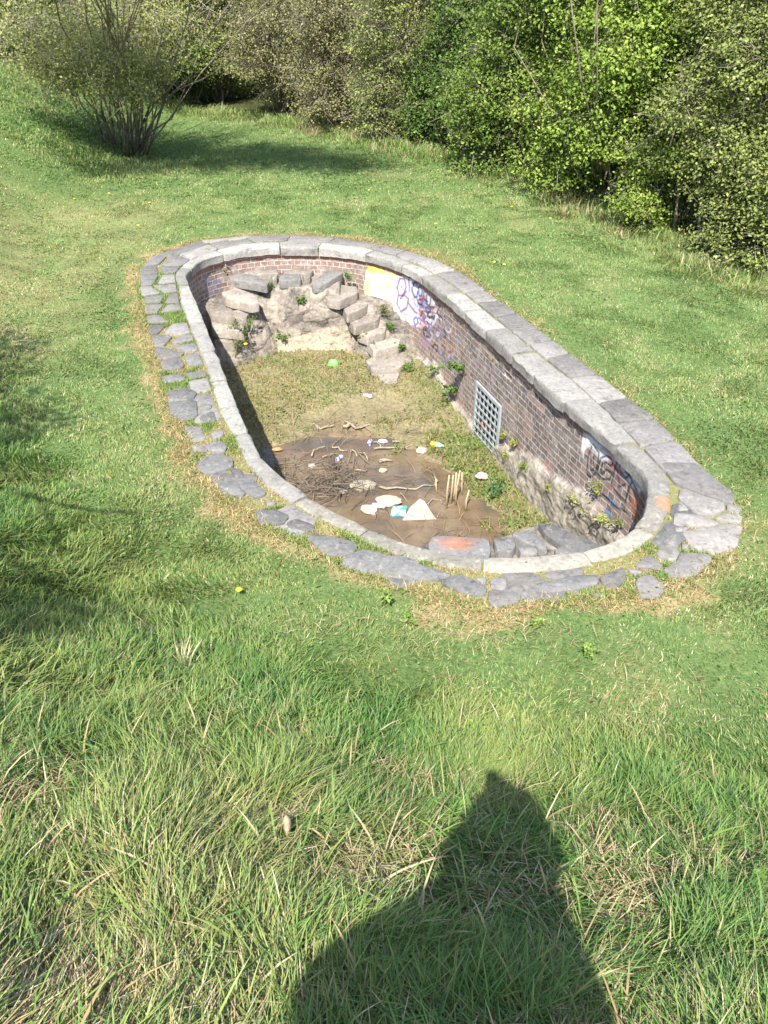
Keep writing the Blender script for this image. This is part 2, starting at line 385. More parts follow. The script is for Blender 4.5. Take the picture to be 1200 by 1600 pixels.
# wall sheet in (s, z)
S0 = s_of(1.5, 5.0)                                     # seam hidden at the near end
ns = int(PER / 0.0125); zs = np.arange(-0.10, -1.901, -0.0125); nz = len(zs)
fr = (np.arange(ns) / ns * PER + S0) % PER
fi = fr / PER * NI; i0 = fi.astype(int) % NI; i1 = (i0 + 1) % NI; ft = (fi - np.floor(fi))[:, None]
WP = INN[i0] * (1 - ft) + INN[i1] * ft; WN = NRM[i0] * (1 - ft) + NRM[i1] * ft; WN /= np.linalg.norm(WN, axis=1)[:, None]
SS = np.arange(ns) / ns * PER
def wall_hit(px, py):
    """(s, z) where a sight line meets the wall face"""
    d = ray(px, py); best = None
    A = WP + WN * HOFF; e = np.roll(A, -1, 0) - A; den = d[0] * e[:, 1] - d[1] * e[:, 0]
    den = np.where(np.abs(den) < 1e-9, 1e-9, den)
    t = (A[:, 0] * e[:, 1] - A[:, 1] * e[:, 0]) / den; u = (A[:, 0] * d[1] - A[:, 1] * d[0]) / den
    ok = (t > 0) & (u >= -0.01) & (u <= 1.01) & ((WN @ d[:2]) > 0)
    k = np.where(ok)[0]
    if not len(k): return None
    k = k[np.argmin(t[k])]; return SS[k], CAM_H + d[2] * t[k]
SG, ZG = np.meshgrid(SS, zs); XW = WP[:, 0][None, :].repeat(nz, 0); YW = WP[:, 1][None, :].repeat(nz, 0)
# eroded stone footing along the bottom: height varies round the pool
zb = -1.30 + 0.0 * XW
zb = zb + 0.46 * sstep(9.0, 7.6, YW) * sstep(0.2, 1.2, XW) - 0.14 * sstep(9.0, 10.0, YW) + 0.2 * sstep(10.6, 11.4, YW)
zb = zb + (fbm(SG * 1.6, ZG * 1.6, 31) - 0.5) * 0.42
foot = sstep(0.03, -0.05, ZG - zb)
off = HOFF - foot * (0.045 + 0.075 * (fbm(SG * 4, ZG * 6, 33) - 0.35)) - (fbm(SG * 9, ZG * 9, 35, 3) - 0.5) * 0.014
for k in range(9):                                      # missing / spalled bricks
    s_, z_ = random.uniform(0, PER), -random.randint(3, 16) * 0.075 - 0.06
    off = np.where((np.abs(SG - s_) < 0.1) & (np.abs(ZG - z_) < 0.032), off + random.uniform(0.008, 0.018), off)
# graffiti: colour sprayed on the brick, (r, g, b, amount) per point of the wall sheet
paint = np.zeros((nz, ns, 4), np.float32)
def poly_paint(pts, colr, amt, seed=1, edge=0.05, nz_=0.5, na=.08):
    q = [wall_hit(*p) for p in pts]; q = [a for a in q if a]
    if len(q) < 3: return
    edge = min(edge, .03)
    s = np.array([a[0] for a in q]); z = np.array([a[1] for a in q])
    jj = (ZG > z.min() - .1) & (ZG < z.max() + .1) & (SG > s.min() - .1) & (SG < s.max() + .1)
    sg, zg = SG[jj], ZG[jj]; d, _ = pdist(sg, zg, np.c_[s, z]); d = np.where(inpoly(sg, zg, np.c_[s, z]), d, -d)
    a = sstep(-edge, edge, d + (fbm(sg * 8, zg * 8, seed) - 0.5) * na) * (1 - nz_ * sstep(0.4, 0.65, fbm(sg * 14, zg * 14, seed + 3))) * amt
    c = paint[jj]; c[:, :3] = np.where(a[:, None] > 0.02, c[:, :3] * (1 - a[:, None]) + np.array(colr) * a[:, None], c[:, :3])
    c[:, 3] = 1 - (1 - c[:, 3]) * (1 - a); paint[jj] = c
def stroke(pts, colr, wd=0.016, amt=0.95):
    q = [wall_hit(*p) for p in pts]; q = [a for a in q if a]
    if len(q) < 2: return
    s = np.array([a[0] for a in q]); z = np.array([a[1] for a in q])
    jj = (ZG > z.min() - .1) & (ZG < z.max() + .1) & (SG > s.min() - .1) & (SG < s.max() + .1)
    d, _ = pdist(SG[jj], ZG[jj], np.c_[s, z], False)
    a = sstep(wd + 0.010, wd - 0.004, d) * amt
    c = paint[jj]; c[:, :3] = c[:, :3] * (1 - a[:, None]) + np.array(colr) * a[:, None]; c[:, 3] = 1 - (1 - c[:, 3]) * (1 - a); paint[jj] = c
def zc(pts, ox, oy, k): return [(ox + x / k, oy + y / k) for x, y in pts]
nearw = lambda pts: zc(pts, 840, 640, 6.0)
farw = lambda pts: zc(pts, 580, 400, 6.0)
poly_paint(nearw([(420,215),(500,250),(620,320),(830,510),(985,700),(960,800),(870,720),(700,480),(610,470),(565,440),(480,370),(400,430)]), (.78,.78,.80), .95, 3, .03, .25)
poly_paint(nearw([(610,345),(690,405),(760,480),(800,560),(835,640),(780,700),(700,620),(660,480)]), (.55,.13,.17), .6, 5)
poly_paint(nearw([(600,660),(700,720),(720,790),(640,720)]), (.6,.2,.22), .6, 6)
poly_paint(nearw([(660,820),(750,885),(740,935),(690,890)]), (.08,.2,.55), .95, 7, .02, .1)
poly_paint(nearw([(630,940),(680,960),(665,1040),(630,1030)]), (.12,.28,.6), .9, 8, .02, .2)
poly_paint(nearw([(860,760),(985,800),(970,960),(905,1110),(870,900)]), (.42,.13,.05), .85, 9)
poly_paint(nearw([(530,710),(600,745),(590,780),(540,760)]), (.6,.3,.18), .8, 10, .03, .2)
for pts in ([(515,320),(480,420),(455,600),(490,630),(535,600),(562,500),(572,400),(515,320)], [(502,450),(495,560),(525,570),(520,440)],
            [(575,610),(562,560),(590,450),(640,430),(680,450),(702,505),(672,525),(640,490),(612,500),(595,560),(602,605),(640,560),(690,590),(672,650),(610,650),(575,610)],
            [(690,700),(702,600),(740,480),(765,500),(775,570),(820,640),(850,600),(880,660),(850,740),(820,860)], [(690,700),(750,790),(820,860)], [(740,560),(770,720),(820,700)],
            [(820,580),(870,640),(930,760)], [(840,700),(870,860)], [(600,780),(720,900),(830,960)]):
    stroke(nearw(pts), (.025, .025, .03), .0085, .9)
for pts in ([(430,220),(410,380)], [(450,230),(425,450)], [(500,300),(520,350)]): stroke(nearw(pts), (.75, .75, .75), .014, .8)
poly_paint(farw([(-30,100),(100,130),(240,180),(345,190),(440,260),(600,430),(640,520),(600,640),(540,700),(420,660),(360,640),(240,560),(130,470),(40,420),(-60,380),(-60,150)]), (.78,.75,.78), .95, 21, .06, .25)
poly_paint(farw([(-30,95),(120,130),(230,170),(225,200),(100,170),(-20,150)]), (.85,.68,.08), .95, 22, .03, .2)
poly_paint(farw([(-60,120),(-20,110),(0,240),(-40,400),(-70,380)]), (.85,.72,.15), .8, 23, .03, .5)
poly_paint(farw([(20,220),(180,240),(210,280),(130,330),(10,320)]), (.85,.74,.2), .75, 24, .04, .8)
poly_paint(farw([(350,200),(450,270),(540,380),(530,480),(470,520),(400,480),(380,400)]), (.32,.38,.75), .65, 25)
poly_paint(farw([(240,200),(340,200),(350,480),(260,520)]), (.68,.56,.72), .5, 26)
poly_paint(farw([(480,350),(520,370),(500,450),(440,440)]), (.62,.16,.1), .85, 27, .02)
poly_paint(farw([(430,500),(500,540),(520,720),(470,680)]), (.65,.22,.18), .75, 28, .03)
poly_paint(farw([(470,720),(560,730),(560,860),(480,850)]), (.62,.35,.6), .55, 29, .05)
poly_paint(farw([(560,560),(720,560),(760,740),(640,800),(540,720)]), (.45,.4,.52), .5, 30, .08)
poly_paint(farw([(600,860),(760,900),(820,1080),(640,1040)]), (.4,.42,.48), .45, 32, .08)
pur = (.13, .07, .2); ink = (.03, .03, .08)
for pts, cc in (([(250,260),(268,212),(308,212),(326,290),(300,368),(262,372),(242,300),(250,260)], pur), ([(252,370),(242,450),(280,522),(330,482),(346,402),(312,370)], pur), ([(280,285),(285,290)], pur), ([(268,400),(330,330)], pur),
                ([(380,300),(392,250),(420,246),(436,300),(430,380),(402,385),(382,330),(380,300)], ink), ([(440,300),(455,280),(478,320),(470,372),(446,372),(440,300)], ink),
                ([(490,340),(490,400),(530,430)], ink), ([(520,370),(510,440),(550,470)], ink), ([(560,390),(540,470),(590,480)], ink), ([(600,450),(640,470),(610,540),(640,610)], ink),
                ([(430,400),(440,440),(480,470),(470,400)], ink), ([(500,480),(560,500),(520,560),(590,590)], ink), ([(395,590),(420,570),(440,620),(410,650),(395,600)], (.08,.1,.4)), ([(520,620),(550,640),(530,680)], (.08,.1,.4)),
                ([(440,500),(490,560),(470,600),(520,640)], (.5,.1,.08)), ([(350,200),(352,330)], pur), ([(345,440),(400,520),(470,560)], pur), ([(520,500),(540,580),(600,560),(560,640)], ink), ([(580,400),(620,420)], ink)):
    stroke(farw(pts), cc, .014, .85)
poly_paint([(318,432),(345,436),(345,468),(322,462)], (.25, .3, .6), .6, 41, .04)
for k in range(38):                                     # the busy band of tags running on along the wall
    a = random.random(); px = 654 + 48 * a + random.uniform(-7, 9); py = 462 + 52 * a + random.uniform(-6, 52); r_ = random.uniform(2.0, 5.5); q0 = random.uniform(0, 6.28); sp_ = random.uniform(1.5, 5.5)
    stroke([(px + r_ * math.cos(q0 + sp_ * t / 6) * (.7 + .1 * t), py + r_ * 1.3 * math.sin(q0 + sp_ * t / 6)) for t in range(7)], random.choice([ink, ink, pur, (.3, .07, .06), (.1, .14, .4), (.55, .5, .62)]), random.uniform(.009, .016), .8)
for k in range(60):                                     # stray spots of paint further along
    a = random.random(); px = 690 + 120 * a + random.uniform(-25, 25); py = 480 + 75 * a + random.uniform(0, 75)
    stroke([(px, py), (px + random.uniform(-4, 4), py + random.uniform(0, 5))], random.choice([(.5,.42,.6), (.6,.55,.6), (.55,.3,.1), (.35,.4,.6), (.65,.6,.5)]), random.uniform(.012, .03), .6)
# grate opening
ga = wall_hit(747, 618); gb = wall_hit(784, 645); gs0, gs1 = sorted((ga[0], gb[0])); gz1 = -0.80; gz0 = -1.60
VW = np.stack([XW + (WN[:, 0][None, :]) * off, YW + WN[:, 1][None, :] * off, ZG], -1).reshape(-1, 3)
iw = np.arange(nz * ns).reshape(nz, ns)
qq = np.stack([iw[:-1, :], iw[1:, :], np.roll(iw, -1, 1)[1:, :], np.roll(iw, -1, 1)[:-1, :]], -1)
hole = (SG[:-1] > gs0 + .04) & (SG[:-1] < gs1 - .06) & (ZG[:-1] < gz1 - .02) & (ZG[:-1] > gz0 + .06)
qq = qq[~hole].reshape(-1, 4)
nv = len(VW)                                             # outer skin gives the wall its thickness
back = np.concatenate([np.c_[WP + WN * 0.34, np.full(ns, z)] for z in (-0.10, -1.90)])
ib = nv + np.arange(2 * ns).reshape(2, ns)
qb = np.stack([ib[0], np.roll(ib[0], -1), np.roll(ib[1], -1), ib[1]], -1)
qt = np.stack([iw[0], np.roll(iw[0], -1), np.roll(ib[0], -1), ib[0]], -1)
qd = np.stack([iw[-1], ib[1], np.roll(ib[1], -1), np.roll(iw[-1], -1)], -1)
z2 = np.zeros(2 * ns)
uv = np.concatenate([np.c_[SG.ravel(), ZG.ravel()], np.c_[np.r_[SS, SS], back[:, 2]]])
me = mesh_np('brick_wall', np.concatenate([VW, back]), quads=np.concatenate([qq, qb, qt, qd]), smooth=True, uv=uv,
             attrs={'foot': np.r_[foot.ravel(), z2], 'paint': np.concatenate([paint.reshape(-1, 4), np.zeros((2 * ns, 4))]), 'paint_amount': np.r_[paint[..., 3].ravel(), z2],
                    'far': np.r_[sstep(9.5, 12.3, YW).ravel(), z2]})
m, nt, b = mat_new('brickwork'); B = NB(nt); uvn = B.coord('UV'); pos = B.node('ShaderNodeNewGeometry').outputs['Position']
wob = B.node('ShaderNodeVectorMath', operation='MULTIPLY_ADD', inp={0: B.node('ShaderNodeTexNoise', inp={'Vector': pos, 'Scale': 6.0}).outputs['Color'], 1: (.012, .012, 0), 2: uvn}).outputs[0]
br = B.node('ShaderNodeTexBrick', offset=0.5, squash=0.5, squash_frequency=2, inp={'Vector': wob, 'Scale': 1.0, 'Mortar Size': 0.0065, 'Mortar Smooth': 0.25, 'Bias': 0.0, 'Brick Width': 0.21, 'Row Height': 0.0765,
     'Color1': (0, 0, 0, 1), 'Color2': (1, 1, 1, 1), 'Mortar': (.5, .5, .5, 1)})
n1 = B.noise(pos, 3.2, 5, 0.65); n2 = B.noise(pos, 30, 5, 0.7)
bc = B.ramp(br.outputs['Color'], [(0.0, (0.065, 0.055, 0.058)), (0.3, (0.15, 0.115, 0.11)), (0.7, (0.27, 0.19, 0.165)), (1.0, (0.42, 0.245, 0.18))])
bc = B.mix(B.ramp(n1, [(0.42, 0.0), (0.64, 0.75)]), bc, (0.15, 0.135, 0.132))
bc = B.mix(B.math('MULTIPLY', B.attr('far', 'Fac'), 0.5), bc, (0.36, 0.2, 0.14))
bc = B.mix(0.45, bc, B.ramp(n2, [(0.3, (0.05, 0.04, 0.037)), (0.7, (0.36, 0.3, 0.27))]))
bc = B.mix(B.ramp(B.noise(pos, 5.5, 6, 0.8), [(0.5, 0.0), (0.66, 0.7)]), bc, (0.44, 0.39, 0.36))
sx = B.node('ShaderNodeSeparateXYZ', inp={0: uvn}).outputs[1]
bc = B.mix(B.math('MULTIPLY', B.ramp(B.math('ADD', sx, 0.3), [(0.085, 0.0), (0.1, 1.0)]), 0.55), bc, (0.36, 0.13, 0.075))
mo = B.ramp(B.noise(pos, 14, 4, 0.7), [(0.3, (0.27, 0.24, 0.2)), (0.65, (0.62, 0.57, 0.5))])
wallc = B.mix(br.outputs['Fac'], bc, mo)
ft_c = B.mix(B.ramp(B.noise(pos, 5, 6, 0.7), [(0.35, 0.0), (0.65, 1.0)]), (0.22, 0.185, 0.15), (0.48, 0.43, 0.36))
ft_c = B.mix(B.ramp(B.noise(pos, 19, 5, 0.75), [(0.5, 0.0), (0.62, 0.7)]), ft_c, (0.11, 0.09, 0.07))
ft_c = B.mix(B.ramp(B.noise(pos, 7.5, 4, 0.7), [(0.58, 0.0), (0.66, 0.6)]), ft_c, (0.34, 0.33, 0.10))
wallc = B.mix(B.attr('foot', 'Fac'), wallc, ft_c)
pa = B.math('MULTIPLY', B.attr('paint_amount', 'Fac'), B.math('SUBTRACT', 1.0, B.math('MULTIPLY', br.outputs['Fac'], 0.35)))
wallc = B.mix(pa, wallc, B.attr('paint'))
nt.links.new(wallc, b.inputs['Base Color']); b.inputs['Roughness'].default_value = 0.9; b.inputs['Specular IOR Level'].default_value = 0.2
hh = B.math('ADD', B.math('MULTIPLY', B.math('MULTIPLY', br.outputs['Fac'], -1.0), B.math('SUBTRACT', 1.0, B.attr('foot', 'Fac'))), B.math('MULTIPLY', n2, 0.5))
nt.links.new(B.bump(hh, 0.8, 0.014), b.inputs['Normal']); M['brick'] = m
link('brick_wall', me, m, pool)
# recess behind the grate
i_a = int((gs0 + .02) / PER * ns); i_b = int((gs1 - .04) / PER * ns)
A_, B_ = WP[i_a] + WN[i_a] * .05, WP[i_b] + WN[i_b] * .05; nrm = WN[(i_a + i_b) // 2]
v = []
for dd in (0.03, 0.30):
    for q_, z in ((A_, gz0 + .03), (B_, gz0 + .03), (B_, gz1), (A_, gz1)): v.append((*(q_ + nrm * dd), z))
link('drain_recess', mesh_py('drain_recess', v, [(0, 1, 5, 4), (1, 2, 6, 5), (2, 3, 7, 6), (3, 0, 4, 7), (4, 5, 6, 7)]), plain('drain_dark', (0.05, 0.042, 0.035), 0.95), pool)

# coping stones, one mesh each
def coping(s0, s1, mat, rough):
    n = max(4, int((s1 - s0) / 0.07)); rows = []; dz = random.uniform(-.012, .012); tilt = random.uniform(-.03, .03); th = 0.125 + random.uniform(-.01, .02)
    jw = random.uniform(-.014, .008); V = []; sd = random.randint(0, 999)
    for k in range(n + 1):
        p, nn, wj, wo = at_s(s0 + (s1 - s0) * k / n); e = 0.008 if k in (0, n) else 0.0
        wj = wj - 0.012 + jw
        prof = [(e, -th), (e, -th * .5), (e, -0.022), (0.012 + e, -0.006 - e), (0.05, -e), (wj * .5, -e), (wj - 0.05, -e), (wj - 0.015, -0.006 - e), (wj, -0.03), (wj, -th)]
        for o, z in prof:
            q3 = Vector((p[0] * 3 + sd, p[1] * 3, z * 5 + o * 4)); a = mnoise.noise(q3 * 1.5); a2 = mnoise.noise(q3 * 5)
            V.append((p[0] + nn[0] * (o + rough * (a + a2) * (1 if o < .3 else .6)), p[1] + nn[1] * (o + rough * (a + a2)), z + dz + tilt * (o - wj / 2) + rough * 0.7 * (a2 + a * .5)))
    m_ = 10; F = []
    for k in range(n):
        for j in range(m_): j2 = (j + 1) % m_; F.append((k * m_ + j, k * m_ + j2, (k + 1) * m_ + j2, (k + 1) * m_ + j))
    F.append(tuple(range(m_ - 1, -1, -1))); F.append(tuple(n * m_ + j for j in range(m_)))
    o = link('coping_stone', mesh_py('coping_stone', V, F), mat, pool); o.data.polygons.foreach_set('use_smooth', np.ones(len(o.data.polygons), bool))
    if hasattr(o.data, 'set_sharp_from_angle'): o.data.set_sharp_from_angle(angle=rad(38))
    return o
s_or = s_of(2.2, 5.75); s = s_or - 0.33; send = s + PER
while s < send:
    L = random.uniform(0.5, 0.98)
    if send - s - L < 0.5: L = send - s
    p, nn, _, _ = at_s(s + L / 2); near = p[1] < 6.3 and p[0] > -0.9
    if abs(s - (s_or - .33)) < 1e-6: mt = M['orange_coping']
    else: mt = M['coping_pit'] if near else M['coping']
    coping(s + 0.009, s + L - 0.009, mt, 0.015 if near else 0.0105); s += L

# ------------------------------------------------------------------ paving flags round the pool
paving = empty('crazy_paving', (0, 0, 0), 'ring of irregular grey flagstones laid round the sunken pool', 'paving')
def slab(poly, ztop, thick, mat, parent, name='flagstone', jit=0.008, tilt=0.008, bev=0.014, cut=0.10, zvar=0.004):
    poly = np.array(poly, float)[:, :2]
    if np.sum(poly[:, 0] * np.roll(poly[:, 1], -1) - np.roll(poly[:, 0], -1) * poly[:, 1]) < 0: poly = poly[::-1]
    # round the corners a little, then subdivide and jitter the outline
    q = []
    for i in range(len(poly)):
        a, b_, c_ = poly[i - 1], poly[i], poly[(i + 1) % len(poly)]; r = min(0.03, 0.2 * np.linalg.norm(a - b_), 0.2 * np.linalg.norm(c_ - b_))
        for t_ in (a, c_):
            d = t_ - b_; L = np.linalg.norm(d)
            if L > 1e-6: q.append(b_ + d / L * r)
    r = []
    for i in range(len(q)):
        a, b_ = q[i], q[(i + 1) % len(q)]; k = max(1, int(np.linalg.norm(b_ - a) / cut))
        for j in range(k): r.append(a + (b_ - a) * j / k)
    r = np.array(r); sd = random.random() * 50
    nn = np.array([[mnoise.noise(Vector((x * 6 + sd, y * 6, 1.7))), mnoise.noise(Vector((x * 6, y * 6 + sd, 7.7)))] for x, y in r]); r = r + nn * jit
    c = r.mean(0); n = len(r); tx, ty = random.uniform(-tilt, tilt), random.uniform(-tilt, tilt); dz = random.uniform(-zvar, zvar)
    V = []
    def ring(shr, z, nz_):
        for x, y in r:
            d = np.array([x, y]) - c; L = np.linalg.norm(d); f = max(0, (L - shr) / L)
            X, Y = c + d * f
            V.append((X, Y, z + dz + tx * (X - c[0]) + ty * (Y - c[1]) + nz_ * mnoise.noise(Vector((X * 8, Y * 8, sd)))))
    ring(0, ztop - thick, 0); ring(0, ztop - bev, 0.004); ring(bev * .35, ztop - bev * .3, .004); ring(bev * 1.2, ztop, 0.004)
    V.append((*c, ztop + dz + 0.003))
    F = [tuple(range(n - 1, -1, -1))]
    for k in range(3):
        for j in range(n): j2 = (j + 1) % n; F.append((k * n + j, k * n + j2, (k + 1) * n + j2, (k + 1) * n + j))
    for j in range(n): F.append((3 * n + j, 3 * n + (j + 1) % n, 4 * n))
    o = link(name, mesh_py(name, V, F, True), mat, parent)
    if hasattr(o.data, 'set_sharp_from_angle'): o.data.set_sharp_from_angle(angle=rad(40))
    return o
FLAGS = []
def flag(poly, mat, z=0.006):
    poly = np.array(poly)[:, :2]
    if z > 0 and len(poly) and 'TRACED' not in globals(): poly = poly.mean(0) + (poly - poly.mean(0)) * 1.07
    FLAGS.append(np.array(poly)[:, :2]); return slab(poly, z, 0.07, mat, paving)
c7 = lambda pts: [P(800 + x / 3, 600 + y / 3) for x, y in pts]
c8 = lambda pts: [P(500 + x / 3, 760 + y / 3) for x, y in pts]
c5 = lambda pts: [P(200 + x / 3, 600 + y / 3) for x, y in pts]
for pts, mt in (([(705,375),(860,375),(1030,508),(1035,548),(990,545),(775,470)], 'flag'), ([(795,490),(985,555),(998,588),(925,618),(870,605),(785,540)], 'flag_pale'), ([(1005,558),(1075,578),(1075,600),(1010,592)], 'flag_pale'),
                ([(1000,605),(1080,612),(1072,650),(945,632)], 'flag_pale'), ([(762,605),(860,612),(968,650),(940,666),(760,660)], 'flag_pale'), ([(805,692),(1000,657),(1080,668),(1050,760),(960,785),(855,770)], 'flag_pale'),
                ([(760,698),(786,790),(762,830),(675,800),(705,742)], 'flag_pale'), ([(570,850),(640,800),(708,850),(690,866)], 'flag'), ([(710,872),(830,792),(930,800),(932,830),(860,892),(770,905)], 'flag'),
                ([(575,920),(640,888),(715,940),(700,990),(605,1000)], 'flag'), ([(412,905),(525,858),(538,900),(500,950),(430,932)], 'flag'), ([(110,940),(290,900),(398,897),(405,935),(300,965),(150,978)], 'flag_dark'),
                ([(782,545),(835,588),(780,592)], 'flag'), ([(762,672),(830,672),(815,690),(770,692)], 'flag'), ([(795,735),(835,772),(800,775)], 'flag'), ([(790,790),(820,800),(790,835),(770,830)], 'flag'),
                ([(545,870),(610,875),(600,888),(555,885)], 'flag'), ([(380,975),(420,980),(410,998),(385,995)], 'flag')): flag(c7(pts), M[mt])
for pts, mt in (([(560,450),(655,412),(778,470),(770,505),(690,505)], 'flag_dark'), ([(725,432),(778,425),(780,462)], 'flag'), ([(800,430),(870,430),(880,460),(862,485),(805,475)], 'flag'), ([(885,470),(940,450),(965,488),(905,490)], 'flag'),
                ([(800,482),(940,502),(930,540),(812,568),(790,530)], 'flag'), ([(330,372),(430,350),(612,412),(570,432),(480,440),(350,402)], 'flag_dark'), ([(110,340),(200,292),(340,330),(330,352),(250,408),(112,372)], 'flag_dark'),
                ([(318,425),(420,440),(400,472),(330,460)], 'flag'), ([(-60,240),(60,235),(180,270),(150,320),(40,325)], 'flag_dark')): flag(c8(pts), M[mt])
for pts, mt in (([(820,700),(955,712),(1050,745),(1005,800),(930,765)], 'flag_dark'), ([(742,650),(790,627),(868,660),(870,688),(760,672)], 'flag_dark'), ([(600,592),(690,590),(758,620),(722,660),(615,650)], 'flag_dark'),
                ([(640,540),(700,558),(655,572)], 'flag'), ([(505,455),(588,450),(648,510),(600,530),(540,500)], 'flag_dark'), ([(422,475),(498,465),(548,520),(482,520)], 'flag_dark'), ([(330,362),(400,326),(488,350),(488,390),(380,420),(330,402)], 'flag_dark'),
                ([(352,290),(430,265),(465,290),(450,320),(392,315)], 'flag_dark'), ([(385,226),(440,216),(450,240),(402,260)], 'flag'), ([(480,390),(530,400),(540,435),(502,440)], 'flag_dark'), ([(188,86),(320,76),(320,150),(260,170),(202,140)], 'flag_dark'),
                ([(335,150),(400,126),(415,175),(342,175)], 'flag_dark'), ([(340,92),(390,92),(390,115),(342,118)], 'flag'), ([(182,36),(270,16),(322,40),(300,70),(202,60)], 'flag_dark'), ([(292,290),(358,286),(378,310),(312,318)], 'flag_pale')): flag(c5(pts), M[mt])
# the rest of the ring, cut cell by cell along the coping
sa = s_of(2.33, 6.2); sb = s_of(-1.75, 8.6)            # from the right near corner round the far end to the left side
if sb < sa: sb += PER
def ringpt(s, f):
    p, n, wj, wo = at_s(s); return p + n * (wj - 0.006 + (wo - wj - 0.002) * f)
def clip_half(poly, m, d):                            # keep the side where (p - m).d <= 0
    out = []
    for k in range(len(poly)):
        a, b_ = poly[k - 1], poly[k]; da, db = (a - m) @ d, (b_ - m) @ d
        if (da <= 0) != (db <= 0): out.append(a + (b_ - a) * (da / (da - db)))
        if db <= 0: out.append(b_)
    return out
TRACED = list(FLAGS); sa += .03; seeds = []; s = sa + .1
while s < sb - .05:
    p, n, wj, wo = at_s(s); W_ = wo - wj; leftside = p[0] < -1.5 and p[1] < 12.4
    st = RNG.uniform(.32, .46) if leftside else RNG.uniform(.38, .68)
    k = max(1, int(round(W_ / (.27 if leftside else RNG.choice([.26, .32, .45])))))
    for a in range(k): seeds.append((s + RNG.uniform(-.25, .25) * st, W_ * (a + .5 + RNG.uniform(-.24, .24)) / k, leftside))
    s += st
n_main = len(seeds); s = sb + .02; s_end = sa + PER - .02       # sunken scraps between the larger flags of the near and left side
while s < s_end:
    W_ = at_s(s)[3] - at_s(s)[2]; k = max(1, int(round(W_ / .27)))
    for a in range(k): seeds.append((s + RNG.uniform(-.09, .09), W_ * (a + .5 + RNG.uniform(-.25, .25)) / k, True))
    s += RNG.uniform(.26, .42)
SD = np.array([q_[:2] for q_ in seeds])
for k, (a, b_, leftside) in enumerate(seeds):
    W_ = at_s(a)[3] - at_s(a)[2]; lo_, hi_ = (sa, sb) if k < n_main else (sb, sa + PER); poly = [np.array(q_, float) for q_ in ((max(lo_, a - 1.1), 0), (min(hi_, a + 1.1), 0), (min(hi_, a + 1.1), W_), (max(lo_, a - 1.1), W_))]
    g_ = RNG.uniform(.014, .034) if leftside else RNG.uniform(.004, .013)
    for j in np.where((np.abs(SD[:, 0] - a) < 2.2) & (np.arange(len(SD)) != k))[0]:
        d = SD[j] - SD[k]; L = np.linalg.norm(d); d /= L; poly = clip_half(poly, SD[k] + d * (L / 2 - g_), d)
        if len(poly) < 3: break
    if len(poly) < 3: continue
    if leftside and RNG.random() < (.08 if k < n_main else .12): continue
    if k >= n_main:
        cpt = ringpt(a, b_ / W_)
        if any(inpoly(np.array([cpt[0]]), np.array([cpt[1]]), f_)[0] for f_ in TRACED): continue
    q_ = []
    for m_ in range(len(poly)):                       # follow the curve of the ring
        u_, v_ = poly[m_ - 1], poly[m_]; nn_ = max(1, int(np.linalg.norm(v_ - u_) / .35))
        for t_ in range(nn_): q_.append(u_ + (v_ - u_) * t_ / nn_)
    fo = RNG.uniform(-.04, .03)
    wl_ = [ringpt(u_[0], min(1.08, u_[1] / W_ * (1 + (fo if u_[1] > W_ * .97 else 0)))) for u_ in q_]
    wl_ = [w_ for m_, w_ in enumerate(wl_) if np.linalg.norm(w_ - wl_[m_ - 1]) > .02]
    if len(wl_) < 3: continue
    flag(wl_, M[RNG.choice(['flag_dark', 'flag', 'flag']) if leftside else RNG.choice(['flag', 'flag', 'flag', 'flag_pale'])], .006 if k < n_main else -.008)

# ------------------------------------------------------------------ pool floor, water
x = np.arange(-3.6, 3.2, 0.05); y = np.arange(4.6, 13.6, 0.05); FX, FY = np.meshgrid(x, y)
WATER = np.array([P(a, b_, -1.6)[:2] for a, b_ in [(492,668),(560,660),(640,684),(678,722),(690,775),(712,850),(640,900),(540,860),(450,780),(476,700)]])
def wmask(x, y):
    d, _ = pdist(x, y, WATER); d = np.where(inpoly(x, y, WATER), d, -d)
    return sstep(-0.4, 0.45, d + .15 + (fbm(x * 1.5, y * 1.5, 51, 5) - .5) * 2.3)
def floor_z(x, y): return FLOOR(x, y) + (fbm(x * 1.5, y * 1.5, 55) - .5) * .10 + (fbm(x * 7, y * 7, 57, 3) - .5) * .035 - 0.09 * wmask(x, y) + .04
FZ = floor_z(FX, FY); keep = inpoly(FX, FY, (INN + NRM * .2)[::3])
idx = np.arange(FX.size).reshape(FX.shape); kq = keep[:-1, :-1] & keep[1:, 1:] & keep[:-1, 1:] & keep[1:, :-1]
q = np.stack([idx[:-1, :-1], idx[:-1, 1:], idx[1:, 1:], idx[1:, :-1]], -1)[kq]
me = mesh_np('pool_floor', np.c_[FX.ravel(), FY.ravel(), FZ.ravel()], quads=q, smooth=True, attrs={'mud': sstep(-0.02, .06, -1.585 - FZ.ravel() + 0.0) * .7 + .3 * wmask(FX, FY).ravel()})
m, nt, b = mat_new('mud'); B = NB(nt); co = B.coord()
c = B.mix(B.ramp(B.noise(co, 2.5, 6, .7), [(.35, 0.), (.65, 1.)]), (0.09, 0.085, 0.035), (0.17, 0.155, 0.07))
c = B.mix(B.ramp(B.noise(co, 25, 5, .75), [(.42, 0.), (.62, .8)]), c, (0.30, 0.25, 0.14))
c2 = B.mix(B.ramp(B.noise(co, 4, 5, .7), [(.4, 0.), (.6, 1.)]), (0.12, 0.08, 0.05), (0.25, 0.175, 0.105))
c = B.mix(B.attr('mud', 'Fac'), c, c2)
nt.links.new(c, b.inputs['Base Color']); b.inputs['Roughness'].default_value = .75
nt.links.new(B.bump(B.noise(co, 30, 5, .7), .7, .03), b.inputs['Normal'])
tag(link('pool_floor', me, m), kind='structure')
m, nt, b = mat_new('murky_water'); B = NB(nt); co = B.coord()
